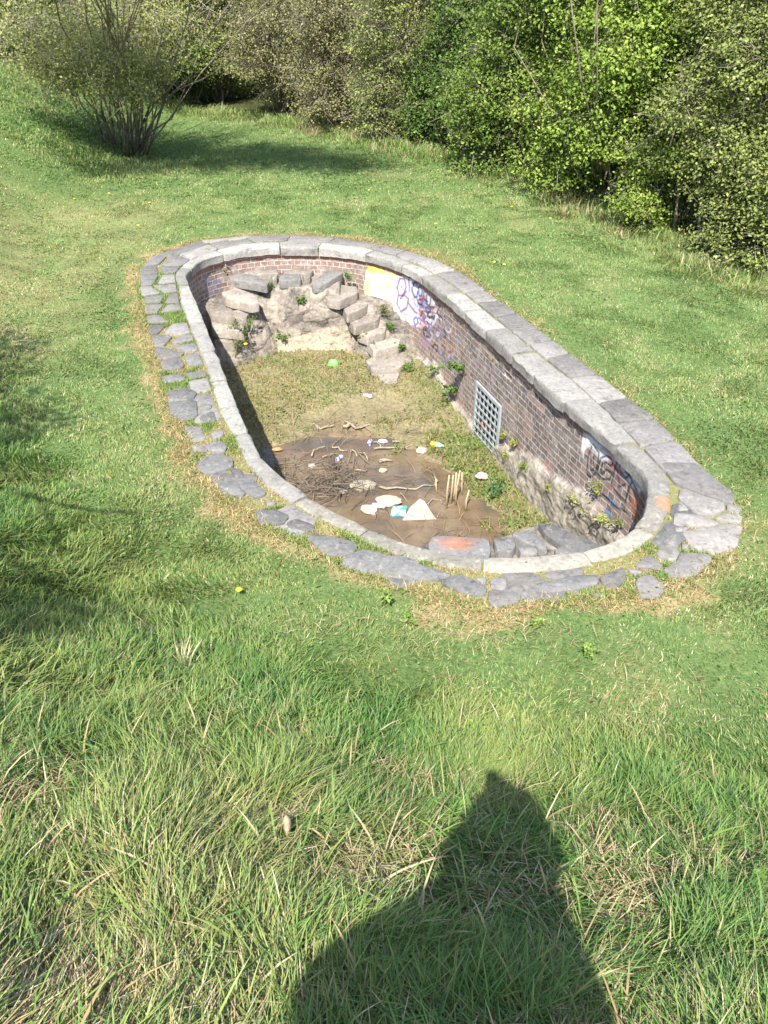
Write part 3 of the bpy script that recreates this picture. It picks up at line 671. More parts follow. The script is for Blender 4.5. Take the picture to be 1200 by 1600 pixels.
nt.links.new(B.ramp(B.noise(co, 1.8, 4, .6), [(.32, (0.10, 0.09, 0.068)), (.5, (0.17, 0.122, 0.075)), (.68, (0.235, 0.175, 0.105))]), b.inputs['Base Color']); b.inputs['Roughness'].default_value = .04; b.inputs['Specular IOR Level'].default_value = .6
tr = B.node('ShaderNodeBsdfTransparent'); tr.inputs[0].default_value = (.85, .78, .62, 1); mx = B.node('ShaderNodeMixShader')
nt.links.new(B.ramp(B.noise(co, 3.5, 4, .6), [(.35, .55), (.65, .92)]), mx.inputs[0]); nt.links.new(tr.outputs[0], mx.inputs[1]); nt.links.new(b.outputs[0], mx.inputs[2])
nt.links.new(mx.outputs[0], nt.nodes['Material Output'].inputs[0])
nt.links.new(B.bump(B.noise(co, 9, 2), .06, .02), b.inputs['Normal'])
wp = (INN + NRM * .05)[::8]; wp = wp[wp[:, 1] < 10.2]
tag(link('water', mesh_py('water', [(a, c_, -1.595) for a, c_ in wp], [tuple(range(len(wp)))]), m), kind='structure')

# ------------------------------------------------------------------ far terrace with rubble front and two flights of steps
terr = empty('stone_terrace', (-1.2, 12.6, -1.4), 'stone ledge at the far end with rough rubble front and a stair at each side', 'terrace')
def link_at(name, me, mat, parent): return link(name, me, mat, parent)
c4 = lambda pts, z: [P(300 + a / 3.3333, 400 + b_ / 3.3333, z) for a, b_ in pts]
STEPS_R = [([(700,200),(770,150),(852,158),(858,188),(762,230),(715,218)], -.53), ([(775,245),(850,215),(915,228),(905,258),(812,292)], -.68), ([(820,325),(920,285),(975,298),(965,328),(850,358)], -.83),
           ([(862,395),(960,360),(1010,368),(1005,396),(915,416)], -.98), ([(920,455),(1040,415),(1088,432),(1065,465),(955,495)], -1.12), ([(915,545),(970,508),(1085,508),(1118,550),(1065,585),(945,590)], -1.25), ([(960,605),(1045,590),(1078,612),(1062,645),(985,645)], -1.33)]
STEPS_L = [([(160,195),(220,182),(332,212),(342,245),(295,250),(180,220)], -.50), ([(100,275),(180,258),(295,285),(275,318),(200,315),(105,305)], -.66), ([(105,350),(180,332),(265,365),(255,390),(115,380)], -.80), ([(115,410),(180,392),(240,420),(225,445),(125,440)], -.96)]
for k, (pts, z) in enumerate(STEPS_R + STEPS_L):
    cp = np.array(c4(pts, z)); slab(cp.mean(0) + (cp - cp.mean(0)) * 1.1, z, .14, M['step'], terr, 'step', jit=.024, tilt=.045, bev=.014, zvar=.015)
for pts, mt in (([(195,105),(240,84),(330,95),(402,130),(385,150),(310,135),(200,120)], 'flag'), ([(450,112),(470,92),(560,96),(572,128),(455,132)], 'flag'), ([(620,140),(690,76),(740,66),(792,82),(692,145),(640,152)], 'flag'),
                ([(258,80),(330,62),(440,66),(450,88),(340,92)], 'step'), ([(470,70),(560,62),(640,70),(610,90),(480,88)], 'step'), ([(575,98),(625,92),(612,115),(580,120)], 'step'), ([(410,96),(448,96),(445,115),(420,118)], 'step')):
    slab(c4(pts, -.35), -.35, .13, M[mt], terr, 'ledge_slab', jit=.02, tilt=.02, bev=.022, zvar=.012)
x = np.arange(-3.3, 0.9, .02); y = np.arange(10.9, 13.5, .02); X, Y = np.meshgrid(x, y)
yf = 12.62 + .10 * np.sin(X * 2.2) ; yb = 12.12
zc_ = -1.5 + (1.06) * np.clip((Y - yb) / (yf - yb), 0, 1) ** .8
stR = np.array([(np.mean([q_[0] for q_ in c4(p_, z)]), np.mean([q_[1] for q_ in c4(p_, z)]), z) for p_, z in STEPS_R]); stL = np.array([(np.mean([q_[0] for q_ in c4(p_, z)]), np.mean([q_[1] for q_ in c4(p_, z)]), z) for p_, z in STEPS_L])
edge_ = sstep(-.52, -.72, X) * sstep(-2.62, -2.42, X); zc_ = -1.5 + (zc_ + 1.5) * edge_
zz = np.maximum(zc_, np.where((X >= -.62) & (Y > 12.62), -.68, -9)); zz = np.maximum(zz, np.where((X < -2.3) & (Y > 12.35), -.66, -9))
for a, b_, z in np.vstack([stR, stL]):
    rr = np.hypot((X - a) / .45, (Y - b_) / .36); zz = np.maximum(zz, np.where(rr < 1.25, z - .15 - .9 * np.clip(rr - .5, 0, 9), -9))
wallside = sstep(0.55, 0.0, pdist(X, Y, INN[::3])[0]); zz = np.maximum(zz, np.where((X > -.6) & (Y > 11.2), -9 + 0 * X, -9))
for (a, b_, z), (a2, b2, z2) in zip(stR[:-1], stR[1:]):   # sloping masonry carrying the right flight up to the wall
    t_ = np.clip(((Y - b_) / (b2 - b_)), 0, 1); inb = (Y <= b_ + .02) & (Y >= b2 - .02) & (X > a + (a2 - a) * t_ - .05)
    zz = np.where(inb, np.maximum(zz, z + (z2 - z) * t_ - .13), zz)
zz = np.minimum(zz, -.40)
rowv = zz * 6.0 + vn(X * 2.5, zz * 2.5, 73) * .9; rw = np.floor(rowv); colv = X * 3.6 + rw * .43 + vn(X * 3, Y * 3, 71) * .9; cl_ = np.floor(colv); vs = (cl_, rw)
jt = np.minimum(np.minimum(rowv - rw, 1 - rowv + rw) * 1.2, np.minimum(colv - cl_, 1 - colv + cl_) * 1.6)
blk = _h(vs[0], vs[1], 77); stp = sstep(12.75, 12.5, Y)
tone = blk; Yd = Y - stp * (((blk - .5) * .075 + .03 * sstep(.02, .2, jt) + (fbm(X * 8, zz * 8, 75) - .5) * .075) * sstep(-2.25, -1.95, X)); zz = zz + (fbm(X * 6, Y * 6, 79) - .5) * .07 * (0.3 + stp)
keep = inpoly(X, Y, (INN + NRM * .12)[::3]); idx = np.arange(X.size).reshape(X.shape); kq = keep[:-1, :-1] & keep[1:, 1:] & keep[:-1, 1:] & keep[1:, :-1]
q = np.stack([idx[:-1, :-1], idx[:-1, 1:], idx[1:, 1:], idx[1:, :-1]], -1)[kq]
plaster = sstep(-.95, -1.12, zz + (fbm(X * 3, zz * 3, 81) - .5) * .35) * sstep(-1.9, -1.6, X) * sstep(-.35, -.7, X)
RUBBLE = np.c_[X.ravel(), Yd.ravel(), zz.ravel()][keep.ravel()]
me = mesh_np('rubble_wall', np.c_[X.ravel(), Yd.ravel(), zz.ravel()], quads=q, smooth=True, attrs={'plaster': plaster.ravel(), 'tone': tone.ravel(), 'joint': (sstep(.16, .04, jt + (fbm(X * 9, zz * 9, 76) - .5) * .12) * (.3 + .7 * stp)).ravel()})
m, nt, b = mat_new('rubble'); B = NB(nt); pos = B.node('ShaderNodeNewGeometry').outputs['Position']
mp = B.node('ShaderNodeMapping', inp={'Vector': pos, 'Scale': (1, .8, 1.7)}).outputs[0]
wv = B.node('ShaderNodeVectorMath', operation='MULTIPLY_ADD', inp={0: B.node('ShaderNodeTexNoise', inp={'Vector': pos, 'Scale': 4.0}).outputs['Color'], 1: (.2, .2, .2), 2: mp}).outputs[0]
vc = B.node('ShaderNodeTexVoronoi', inp={'Vector': wv, 'Scale': 3.8}); ve = B.vor(wv, 3.8, 'DISTANCE_TO_EDGE')
cell = B.ramp(B.node('ShaderNodeSeparateColor', inp={0: vc.outputs['Color']}).outputs[0], [(0, (.07, .066, .064)), (.4, (.14, .128, .118)), (.75, (.21, .18, .15)), (1, (.11, .1, .094))])
nz3 = B.noise(pos, 18, 6, .72)
cell = B.mix(.55, cell, B.ramp(nz3, [(.3, (.04, .036, .032)), (.5, (.15, .132, .115)), (.75, (.36, .32, .27))]))
cell = B.mix(1.0, cell, B.ramp(B.attr('tone', 'Fac'), [(0, (.45, .45, .46)), (.5, (1., .98, .95)), (1, (1.6, 1.5, 1.36))]), 'MULTIPLY')
c = B.mix(B.math('MULTIPLY', B.attr('joint', 'Fac'), .75), cell, B.ramp(nz3, [(.35, (.05, .043, .035)), (.65, (.27, .23, .185))]))
c = B.mix(B.ramp(B.noise(pos, 3.2, 5, .7), [(.46, 0.), (.62, .65)]), c, (.36, .31, .25))
c = B.mix(B.math('MULTIPLY', B.attr('plaster', 'Fac'), B.ramp(B.noise(pos, 9, 5, .7), [(.3, .5), (.55, 1.)])), c, B.ramp(nz3, [(.3, (.27, .215, .15)), (.7, (.46, .39, .29))]))
c = B.mix(B.ramp(B.noise(pos, 6, 5, .75), [(.6, 0.), (.72, .8)]), c, (.10, .085, .07))
nt.links.new(c, b.inputs['Base Color']); b.inputs['Roughness'].default_value = .95
nt.links.new(B.bump(B.math('ADD', B.math('MULTIPLY', B.ramp(ve, [(0., 0.), (.16, 1.)]), .6), nz3), .7, .03), b.inputs['Normal']); M['rubble'] = m
link('rubble_wall', me, m, terr)

# near ledge under the coping
near = empty('stone_landing', (1.0, 5.5, -.4), 'low landing of dark slabs tucked under the near coping', 'landing')
for pts, mt in (([(668,850),(677,833),(763,839),(768,857),(760,885),(690,885)], 'orange_slab'), ([(770,841),(793,837),(807,850),(801,863),(777,862)], 'flag_dark'), ([(795,834),(830,827),(855,850),(854,860),(822,849)], 'flag_dark'),
                ([(840,814),(864,816),(942,852),(936,866),(893,862),(852,832)], 'flag_dark'), ([(808,855),(836,855),(840,866),(815,868)], 'flag'), ([(862,862),(880,850),(905,868),(890,878)], 'flag')):
    slab([P(a, b_, -.35) for a, b_ in pts], -.35, .14, M[mt], near, 'landing_slab', jit=.015, tilt=.02, bev=.02, zvar=.012)
lp = [P(a, b_, -.42)[:2] for a, b_ in [(640,862),(668,845),(765,846),(842,818),(866,826),(948,862)]]
k = [i for i in range(NI) if INN[i][1] < 5.62 and INN[i][0] > 0.0]
arc = [INN[i] + NRM[i] * .10 for i in k[::4]]; arc.sort(key=lambda a: -a[0]); pl = [np.array(a) for a in lp] + arc
n = len(pl); V = [(*a, -.43) for a in pl] + [(*a, -1.8) for a in pl]
link('landing_base', mesh_py('landing_base', V, [tuple(range(n)), tuple(range(2 * n - 1, n - 1, -1))] + [(j, n + j, n + (j + 1) % n, (j + 1) % n) for j in range(n)]), M['rubble'], near)

# ------------------------------------------------------------------ iron grate over the drain
gm = (WP[i_a] + WP[i_b]) / 2
gdir = Vector((*(WP[i_b] - WP[i_a]), 0)); gw = gdir.length; gdir.normalize(); gn = Vector((*nrm, 0))
base = Vector((*(gm + nrm * 0.018), 0)); gh = gz1 - gz0; gcz = (gz0 + gz1) / 2
grate = empty('drain_grate', (base.x, base.y, gz0), 'galvanised lattice grate over the drain opening in the brick wall', 'grate')
mb = MB(); up = Vector((0, 0, 1)); W2 = gw / 2 + .03
for sx_ in (-1, 1): mb.box(base + gdir * sx_ * W2 + up * gcz, gdir * .022, gn * .014, up * (gh / 2 + .022))
for sz_ in (-1, 1): mb.box(base + up * (gcz + sz_ * gh / 2), gdir * (W2 - .022), gn * .014, up * .022)
mb.build('frame', M['galv'], grate)
for k in range(1, 6):
    mb = MB(); mb.box(base + gdir * (-W2 + 2 * W2 * k / 6) + up * gcz + gn * .004, gdir * .013, gn * .006, up * (gh / 2 - .022)); mb.build('bar', M['galv'], grate)
for k in range(1, 8):
    mb = MB(); mb.box(base + up * (gz0 + gh * k / 8) - gn * .007, gdir * (W2 - .022), gn * .005, up * .013); mb.build('bar', M['galv'], grate)

# ------------------------------------------------------------------ grass
def blades(px, py, pz, L, wd, az, lean, curl, col, rows):
    n = len(px); ts = np.linspace(0, 1, rows + 1) if rows > 2 else np.array([0, .55, 1.0])
    V = []; C = []
    dx, dy = np.cos(az), np.sin(az); tw = az + np.pi / 2 + RNG.normal(0, .5, n); sx, sy = np.cos(tw), np.sin(tw)
    for t in ts[:-1]:
        h = L * lean * (t ** 1.7); z = L * (t * np.sqrt(np.clip(1 - .55 * lean ** 2, .06, 1)) - curl * lean * t ** 3 * .55)
        ww = wd * (1 - .55 * t ** 1.5) * .5
        for sg in (-1, 1):
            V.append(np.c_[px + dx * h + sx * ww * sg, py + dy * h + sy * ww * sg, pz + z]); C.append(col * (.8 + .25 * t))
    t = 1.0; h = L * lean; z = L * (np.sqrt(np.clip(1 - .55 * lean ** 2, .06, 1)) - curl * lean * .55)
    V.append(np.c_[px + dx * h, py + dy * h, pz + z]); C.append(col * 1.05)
    k = len(V); V = np.stack(V, 1).reshape(-1, 3); C = np.stack(C, 1).reshape(-1, 3)
    b0 = np.arange(n) * k; Q = []; nr = (k - 1) // 2
    for r in range(nr - 1): Q.append(np.stack([b0 + 2 * r, b0 + 2 * r + 1, b0 + 2 * r + 3, b0 + 2 * r + 2], -1))
    Q = np.concatenate(Q); T = np.stack([b0 + k - 3, b0 + k - 2, b0 + k - 1], -1)
    return V, Q, T, C
def merge(parts):
    V = []; Q = []; T = []; C = []; o = 0
    for v, q, t, c in parts:
        V.append(v); C.append(c)
        if q is not None and len(q): Q.append(q + o)
        if t is not None and len(t): T.append(t + o)
        o += len(v)
    return np.concatenate(V), (np.concatenate(Q) if Q else None), (np.concatenate(T) if T else None), np.concatenate(C)
def leaves_at(c, nrm_, size, col, fold=.25, aspect=.62):
    """diamond leaf cards; c (n,3), nrm_ (n,3)"""
    n = len(c); r = RNG.normal(size=(n, 3)); a = np.cross(nrm_, r); a /= np.linalg.norm(a, axis=1)[:, None] + 1e-9; b_ = np.cross(nrm_, a); b_ /= np.linalg.norm(b_, axis=1)[:, None] + 1e-9
    s = np.asarray(size).reshape(-1, 1) * np.ones((n, 1)); nn_ = nrm_ / (np.linalg.norm(nrm_, axis=1)[:, None] + 1e-9)
    V = np.stack([c - a * s * .5, c + b_ * s * aspect * .5 + nn_ * s * fold * .4, c + a * s * .5, c - b_ * s * aspect * .5 + nn_ * s * fold * .4], 1).reshape(-1, 3)
    i = np.arange(n)[:, None] * 4; T = np.concatenate([i + [0, 1, 2], i + [0, 2, 3]]); return V, None, T, np.repeat(col, 4, 0)
GREEN = np.array([(.094,.197,.044), (.142,.247,.056), (.195,.282,.068), (.252,.30,.088), (.078,.16,.056)])
STRAW = np.array([(.50,.40,.22), (.42,.32,.17), (.56,.48,.30), (.34,.25,.13)])
def sward(n, r0, r1, dens_pow, half_ang, rows):
    # radius drawn so that blade density falls off with distance
    u = RNG.random(n); e = 2 - dens_pow; r = (r0 ** e + u * (r1 ** e - r0 ** e)) ** (1 / e); a = RNG.uniform(-half_ang, half_ang, n)
    x = r * np.sin(a); y = r * np.cos(a) - .25
    ok = ~inpoly(x, y, PAV_OUT[::2]); hd = hedge_d(x, y); ok &= hd < .9
    return x[ok], y[ok]
def grass_obj(name, x, y, rows, wscale):
    n = len(x); z = tz(x, y) - .012; r = np.hypot(x, y)
    bd = bank_d(x, y); hd = hedge_d(x, y); dry = dryness(x, y)
    Lm = .045 + .075 * sstep(.0, .75, bd) * sstep(12, 7.5, y) + .02 * sstep(.2, 2.2, bd) * sstep(7, 3.5, y) + .06 * sstep(-1.6, -.2, hd) + .08 * sstep(-.5, .3, hd)
    Lm = Lm + .10 * np.exp(-(((x + 5.6) / 1.5) ** 2 + ((y - 19.3) / 1.3) ** 2)) + .05 * sstep(16, 22, y) * sstep(0, 2, bd)
    cl = fbm(x * 2.4, y * 2.4, 101); cl2 = vn(x * 7, y * 7, 103)
    Lm = Lm * (.45 + 1.1 * cl) * (.7 + .6 * cl2)
    od = pdist(x, y, PAV_OUT[::4])[0]; Lm = Lm * (.45 + .55 * sstep(.05, .5, od))
    L = Lm * RNG.uniform(.55, 1.35, n) * (1 - .35 * dry) + .008
    wd = wscale * RNG.uniform(.7, 1.3, n) * (1 + .0 * r)
    az = 2 * np.pi * (fbm(x * 1.3, y * 1.3, 107) * 2.2) + RNG.normal(0, 1.0, n)
    lean = np.clip(RNG.normal(.62, .24, n) + .12 * sstep(.08, .16, Lm), .1, 1.12); curl = RNG.uniform(.1, .9, n)
    gi = RNG.random(n); ci = np.clip((fbm(x * 1.5, y * 1.5, 111) * 1.5 - .25) * 4 + RNG.normal(0, .9, n), 0, 3.99)
    i0_ = ci.astype(int); f_ = (ci - i0_)[:, None]; G = GREEN[i0_] * (1 - f_) + GREEN[np.minimum(i0_ + 1, 3)] * f_
    G[gi < .12] = GREEN[4]
    mown = sstep(.4, -.6, bd)[:, None]; G = G * (1 - mown) + (G * .55 + np.array([.232, .287, .108]) * .45) * mown
    sf = np.clip(.06 + .9 * dry + .08 * sstep(.5, -.3, bd) + .24 * sstep(.42, .62, fbm(x * 1.9, y * 1.9, 119)) * sstep(2.6, .8, y) , 0, .97)
    st = RNG.random(n) < sf; S = STRAW[RNG.integers(0, 4, n)]; colr = np.where(st[:, None], S, G) * RNG.uniform(.75, 1.25, (n, 1))
    L = np.where(st, L * .85, L); lean = np.where(st, np.clip(lean + .3, 0, 1.15), lean)
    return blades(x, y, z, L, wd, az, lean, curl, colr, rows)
parts = []
x, y = sward(110000, .35, 3.2, .35, rad(62), 4); parts.append(grass_obj('g', x, y, 4, .0046))
x, y = sward(120000, 3.2, 7.5, 1.25, rad(48), 3); parts.append(grass_obj('g', x, y, 3, .0068))
x, y = sward(430000, 5.0, 17.0, 1.2, rad(38), 2); parts.append(grass_obj('g', x, y, 2, .0105))
x, y = sward(190000, 16, 31, 1.2, rad(33), 2); parts.append(grass_obj('g', x, y, 2, .018))
# a few long coarse blades and dead stalks in the foreground sward
n = 2600; a = RNG.uniform(-rad(48), rad(48), n); r = RNG.uniform(.4, 3.6, n); x = r * np.sin(a); y = r * np.cos(a) - .2; kk = ~inpoly(x, y, PAV_OUT[::3]); x, y = x[kk], y[kk]; n = len(x)
cc = np.where((RNG.random(n) < .3)[:, None], STRAW[RNG.integers(0, 4, n)], GREEN[RNG.integers(0, 4, n)] * 1.1)
parts.append(blades(x, y, tz(x, y) - .01, RNG.uniform(.12, .27, n), RNG.uniform(.005, .0095, n), RNG.uniform(0, 6.28, n), np.clip(RNG.normal(.75, .2, n), .2, 1.1), RNG.uniform(.2, .9, n), cc, 4))
# flattened straw thatch low in the foreground sward
n = 52000; a = RNG.uniform(-rad(50), rad(50), n); r = .4 + 4.2 * RNG.random(n) ** .7; x = r * np.sin(a); y = r * np.cos(a) - .2
kk = ~inpoly(x, y, PAV_OUT[::3]) & (RNG.random(n) < (.08 + .8 * sstep(.46, .62, fbm(x * 2.1, y * 2.1, 171, 4))) * (.3 + .7 * sstep(2.9, 1.9, y))); x, y = x[kk], y[kk]; n = len(x)
parts.append(blades(x, y, tz(x, y) + RNG.uniform(-.01, .035, n), RNG.uniform(.05, .13, n), RNG.uniform(.003, .0055, n), RNG.uniform(0, 6.28, n), RNG.uniform(.85, 1.15, n), RNG.uniform(.3, 1., n), STRAW[RNG.integers(0, 4, n)] * RNG.uniform(.75, 1.2, (n, 1)), 3))
# clover and plantain patches in the short lawn
n = 60000; x = RNG.uniform(-9, 8, n); y = RNG.uniform(1.5, 24, n); kk = ~inpoly(x, y, PAV_OUT[::3]) & (hedge_d(x, y) < 0) & (RNG.random(n) < 1.3 * sstep(.56, .68, fbm(x * 1.2, y * 1.2, 181, 4)) + .03); x, y = x[kk], y[kk]; n = len(x)
c = np.c_[x, y, tz(x, y) + RNG.uniform(.005, .05, n)]; nm = np.c_[RNG.normal(0, .35, n), RNG.normal(0, .35, n), np.ones(n)]
parts.append(leaves_at(c, nm, RNG.uniform(.02, .045, n) * (.45 + .055 * y), np.array([.135, .235, .065]) * RNG.uniform(.7, 1.35, (n, 1)), .15, .8))
# tall dry stems along the hedge foot
n = 9000; k = RNG.integers(1, len(HEDGE) - 3, n); t = RNG.random(n)[:, None]; H_ = np.array(HEDGE); pp = H_[k] * (1 - t) + H_[k + 1] * t + RNG.normal(0, .33, (n, 2)) - .25 * np.array([.3, 1])
sel = fbm(pp[:, 0] * .8, pp[:, 1] * .8, 131) > .44; pp = pp[sel]; n = len(pp)
cc = np.where((RNG.random(n) < .16 + .5 * sstep(.5, .6, fbm(pp[:, 0] * .6, pp[:, 1] * .6, 133)))[:, None], STRAW[RNG.integers(0, 4, n)] * .8, GREEN[RNG.integers(0, 4, n)])
parts.append(blades(pp[:, 0], pp[:, 1], tz(pp[:, 0], pp[:, 1]) - .01, RNG.uniform(.10, .32, n), np.full(n, .016), RNG.uniform(0, 6.28, n), RNG.uniform(.2, .9, n), RNG.uniform(.2, .9, n), cc, 3))
n = 52000; s_ = RNG.uniform(0, PER, n); ii = (s_ / PER * NI).astype(int) % NI; ij = (ii + 1) % NI; fr_ = (s_ / PER * NI % 1)[:, None]
pp = INN[ii] * (1 - fr_) + INN[ij] * fr_ + NRM[ii] * (WO[ii] + np.abs(RNG.normal(0, .17, n)) - .04)[:, None] + RNG.normal(0, .02, (n, 2))
pp = pp[RNG.random(n) < np.clip(dryness(pp[:, 0], pp[:, 1]) * 1.5, .04, 1) * (.25 + .9 * sstep(.38, .6, fbm(pp[:, 0] * 1.7, pp[:, 1] * 1.7, 161)))]; n = len(pp)
cc = np.where((RNG.random(n) < .66)[:, None], STRAW[RNG.integers(0, 4, n)] * np.array([1.08, 1.0, .92]), GREEN[RNG.integers(1, 4, n)]) * RNG.uniform(.7, 1.15, (n, 1))
parts.append(blades(pp[:, 0], pp[:, 1], tz(pp[:, 0], pp[:, 1]) - .004, RNG.uniform(.03, .085, n), np.full(n, .0075), RNG.uniform(0, 6.28, n), RNG.uniform(.7, 1.12, n), RNG.uniform(.3, 1., n), cc, 2))
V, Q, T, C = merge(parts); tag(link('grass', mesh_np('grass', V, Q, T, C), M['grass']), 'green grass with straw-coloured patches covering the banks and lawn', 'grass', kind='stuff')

# grass and dead stalks in the joints of the paving
n = 110000; s_ = RNG.uniform(0, PER, n); f_ = RNG.random(n); fi = s_ / PER * NI; ii = fi.astype(int) % NI
ij = (ii + 1) % NI; fr_ = (fi - np.floor(fi))[:, None]; pp = (INN[ii] * (1 - fr_) + INN[ij] * fr_) + NRM[ii] * (WJ[ii] + (WO[ii] - WJ[ii] + .06) * f_ - .02)[:, None] + RNG.normal(0, .012, (n, 2))
clump = fbm(pp[:, 0] * 2.2, pp[:, 1] * 2.2, 141); lf = sstep(.2, -1.0, pp[:, 0]) ; nr_ = sstep(5.9, 5.1, pp[:, 1]); pr = np.maximum(np.maximum(lf, nr_), .012)
ok = RNG.random(n) < pr * (.25 + 1.2 * sstep(.42, .62, clump))
for fl in FLAGS:
    bb = (pp[:, 0] > fl[:, 0].min()) & (pp[:, 0] < fl[:, 0].max()) & (pp[:, 1] > fl[:, 1].min()) & (pp[:, 1] < fl[:, 1].max()) & ok
    ki = np.where(bb)[0]
    if len(ki): ok[ki[inpoly(pp[ki, 0], pp[ki, 1], fl)]] = False
pp = pp[ok]; clump = clump[ok]; n = len(pp); gsel = RNG.random(n) < sstep(.46, .62, clump)
cc = np.where(gsel[:, None], GREEN[RNG.integers(1, 4, n)], STRAW[RNG.integers(0, 4, n)] * np.array([1, .93, .82]))
V, Q, T, C = blades(pp[:, 0], pp[:, 1], np.full(n, -.025), RNG.uniform(.02, .055, n) * np.where(gsel, 1.25, .8), np.full(n, .007), RNG.uniform(0, 6.28, n), RNG.uniform(.3, 1.1, n), RNG.uniform(.1, .8, n), cc, 2)
tag(link('joint_grass', mesh_np('joint_grass', V, Q, T, C), M['grass']), 'short grass and dead stalks sprouting in the paving joints', 'grass', kind='stuff')

# ------------------------------------------------------------------ weeds on the pool floor
parts = []
n = 95000; x = RNG.uniform(-3.2, 2.6, n); y = RNG.uniform(5.2, 12.4, n)
ok = inpoly(x, y, (INN - NRM * .01)[::3]); x, y = x[ok], y[ok]; wm = wmask(x, y); fz = floor_z(x, y)
d = .35 + .65 * sstep(.38, .6, fbm(x * 1.8, y * 1.8, 151)); d = d * np.where(wm > .35, .03, 1) * np.where(fz < -1.6, .1, 1)
ok = RNG.random(len(x)) < d; x, y = x[ok], y[ok]; fz = fz[ok]; n = len(x); fresh = fbm(x * 1.3, y * 1.3, 153)
rightside = sstep(.1, 1.0, x + .33 * (y - 8)) * sstep(10.8, 9.5, y); gs = RNG.random(n) < np.clip(.26 + .36 * rightside + .45 * sstep(.45, .6, fresh), 0, .9)
cc = np.where(gs[:, None], GREEN[RNG.integers(0, 4, n)] * 1.0, STRAW[RNG.integers(0, 4, n)] * np.array([.8, .74, .6]))
Lf = RNG.uniform(.03, .12, n) * (.8 + .5 * rightside); parts.append(blades(x, y, fz - .01, Lf, RNG.uniform(.006, .012, n), RNG.uniform(0, 6.28, n), RNG.uniform(.3, 1.1, n), RNG.uniform(.1, .9, n), cc, 2))
k = RNG.random(n) < .30 * rightside * sstep(.35, .6, fresh + .1) + .10; x, y, fz = x[k], y[k], fz[k]; n = len(x)
c = np.c_[x, y, fz + RNG.uniform(.01, .10, n)]; nm = np.c_[RNG.normal(0, .5, n), RNG.normal(0, .5, n), np.ones(n)]
parts.append(leaves_at(c, nm, RNG.uniform(.02, .05, n), (np.array([.12, .19, .035]) * RNG.uniform(.6, 1.5, (n, 1)) + RNG.uniform(0, .05, (n, 1)) * np.array([1, .9, .2]))))
n = 1500; x = RNG.uniform(-1.6, 1.6, n); y = RNG.uniform(5.6, 10.4, n); kk = inpoly(x, y, (INN - NRM * .05)[::3]) & (RNG.random(n) < .25 + sstep(-.6, .3, pdist(x, y, WATER)[0] * -1)); x, y = x[kk], y[kk]; n = len(x)
parts.append(blades(x, y, np.maximum(floor_z(x, y), -1.595) + .004, RNG.uniform(.05, .28, n), RNG.uniform(.005, .013, n), RNG.uniform(0, 6.28, n), RNG.uniform(.95, 1.15, n), RNG.uniform(.0, .35, n), np.array([.24, .185, .115]) * RNG.uniform(.5, 1.5, (n, 1)), 3))
V, Q, T, C = merge(parts); tag(link('pool_weeds', mesh_np('pool_weeds', V, Q, T, C), M['grass']), 'low green and brown weeds growing over the muddy pool floor', 'weeds', kind='stuff')

# ------------------------------------------------------------------ bushes and trees
def twig_arrays(a, b_, r):
    n = len(a); mid = (a + b_) / 2 + RNG.normal(0, .07, (n, 3)) * np.linalg.norm(b_ - a, axis=1)[:, None]
    d = b_ - a; d /= np.linalg.norm(d, axis=1)[:, None] + 1e-9; u = np.cross(d, RNG.normal(size=(n, 3))); u /= np.linalg.norm(u, axis=1)[:, None] + 1e-9; v = np.cross(d, u)
    r = np.asarray(r).reshape(-1, 1) * np.ones((n, 1)); V = []
    for p_, f_ in ((a, 1.), (mid, .75), (b_, .35)):
        for k in range(3):
            q_ = 2 * np.pi * k / 3; V.append(p_ + (u * math.cos(q_) + v * math.sin(q_)) * r * f_)
    V = np.stack(V, 1).reshape(-1, 3); i = np.arange(n)[:, None] * 9; Q = []
    for rr in range(2):
        for k in range(3): k2 = (k + 1) % 3; Q.append(i + [rr * 3 + k, rr * 3 + k2, rr * 3 + 3 + k2, rr * 3 + 3 + k])
    return V, np.concatenate(Q)
def limb(mb, a, b_, r0, r1, n=5, bend=.15, sides=5):
    a = np.array(a, float); b_ = np.array(b_, float); L = np.linalg.norm(b_ - a); off_ = RNG.normal(0, bend * L, 3) * np.array([1, 1, .5]); pts = []
    for k in range(n + 1):
        t = k / n; pts.append(a + (b_ - a) * t + off_ * math.sin(math.pi * t) + np.array([0, 0, .12 * L * math.sin(math.pi * t)]) + (RNG.normal(0, .012 * L, 3) if 0 < k < n else 0))
    mb.tube(pts, [r0 + (r1 - r0) * (k / n) ** .8 for k in range(n + 1)], sides); return pts
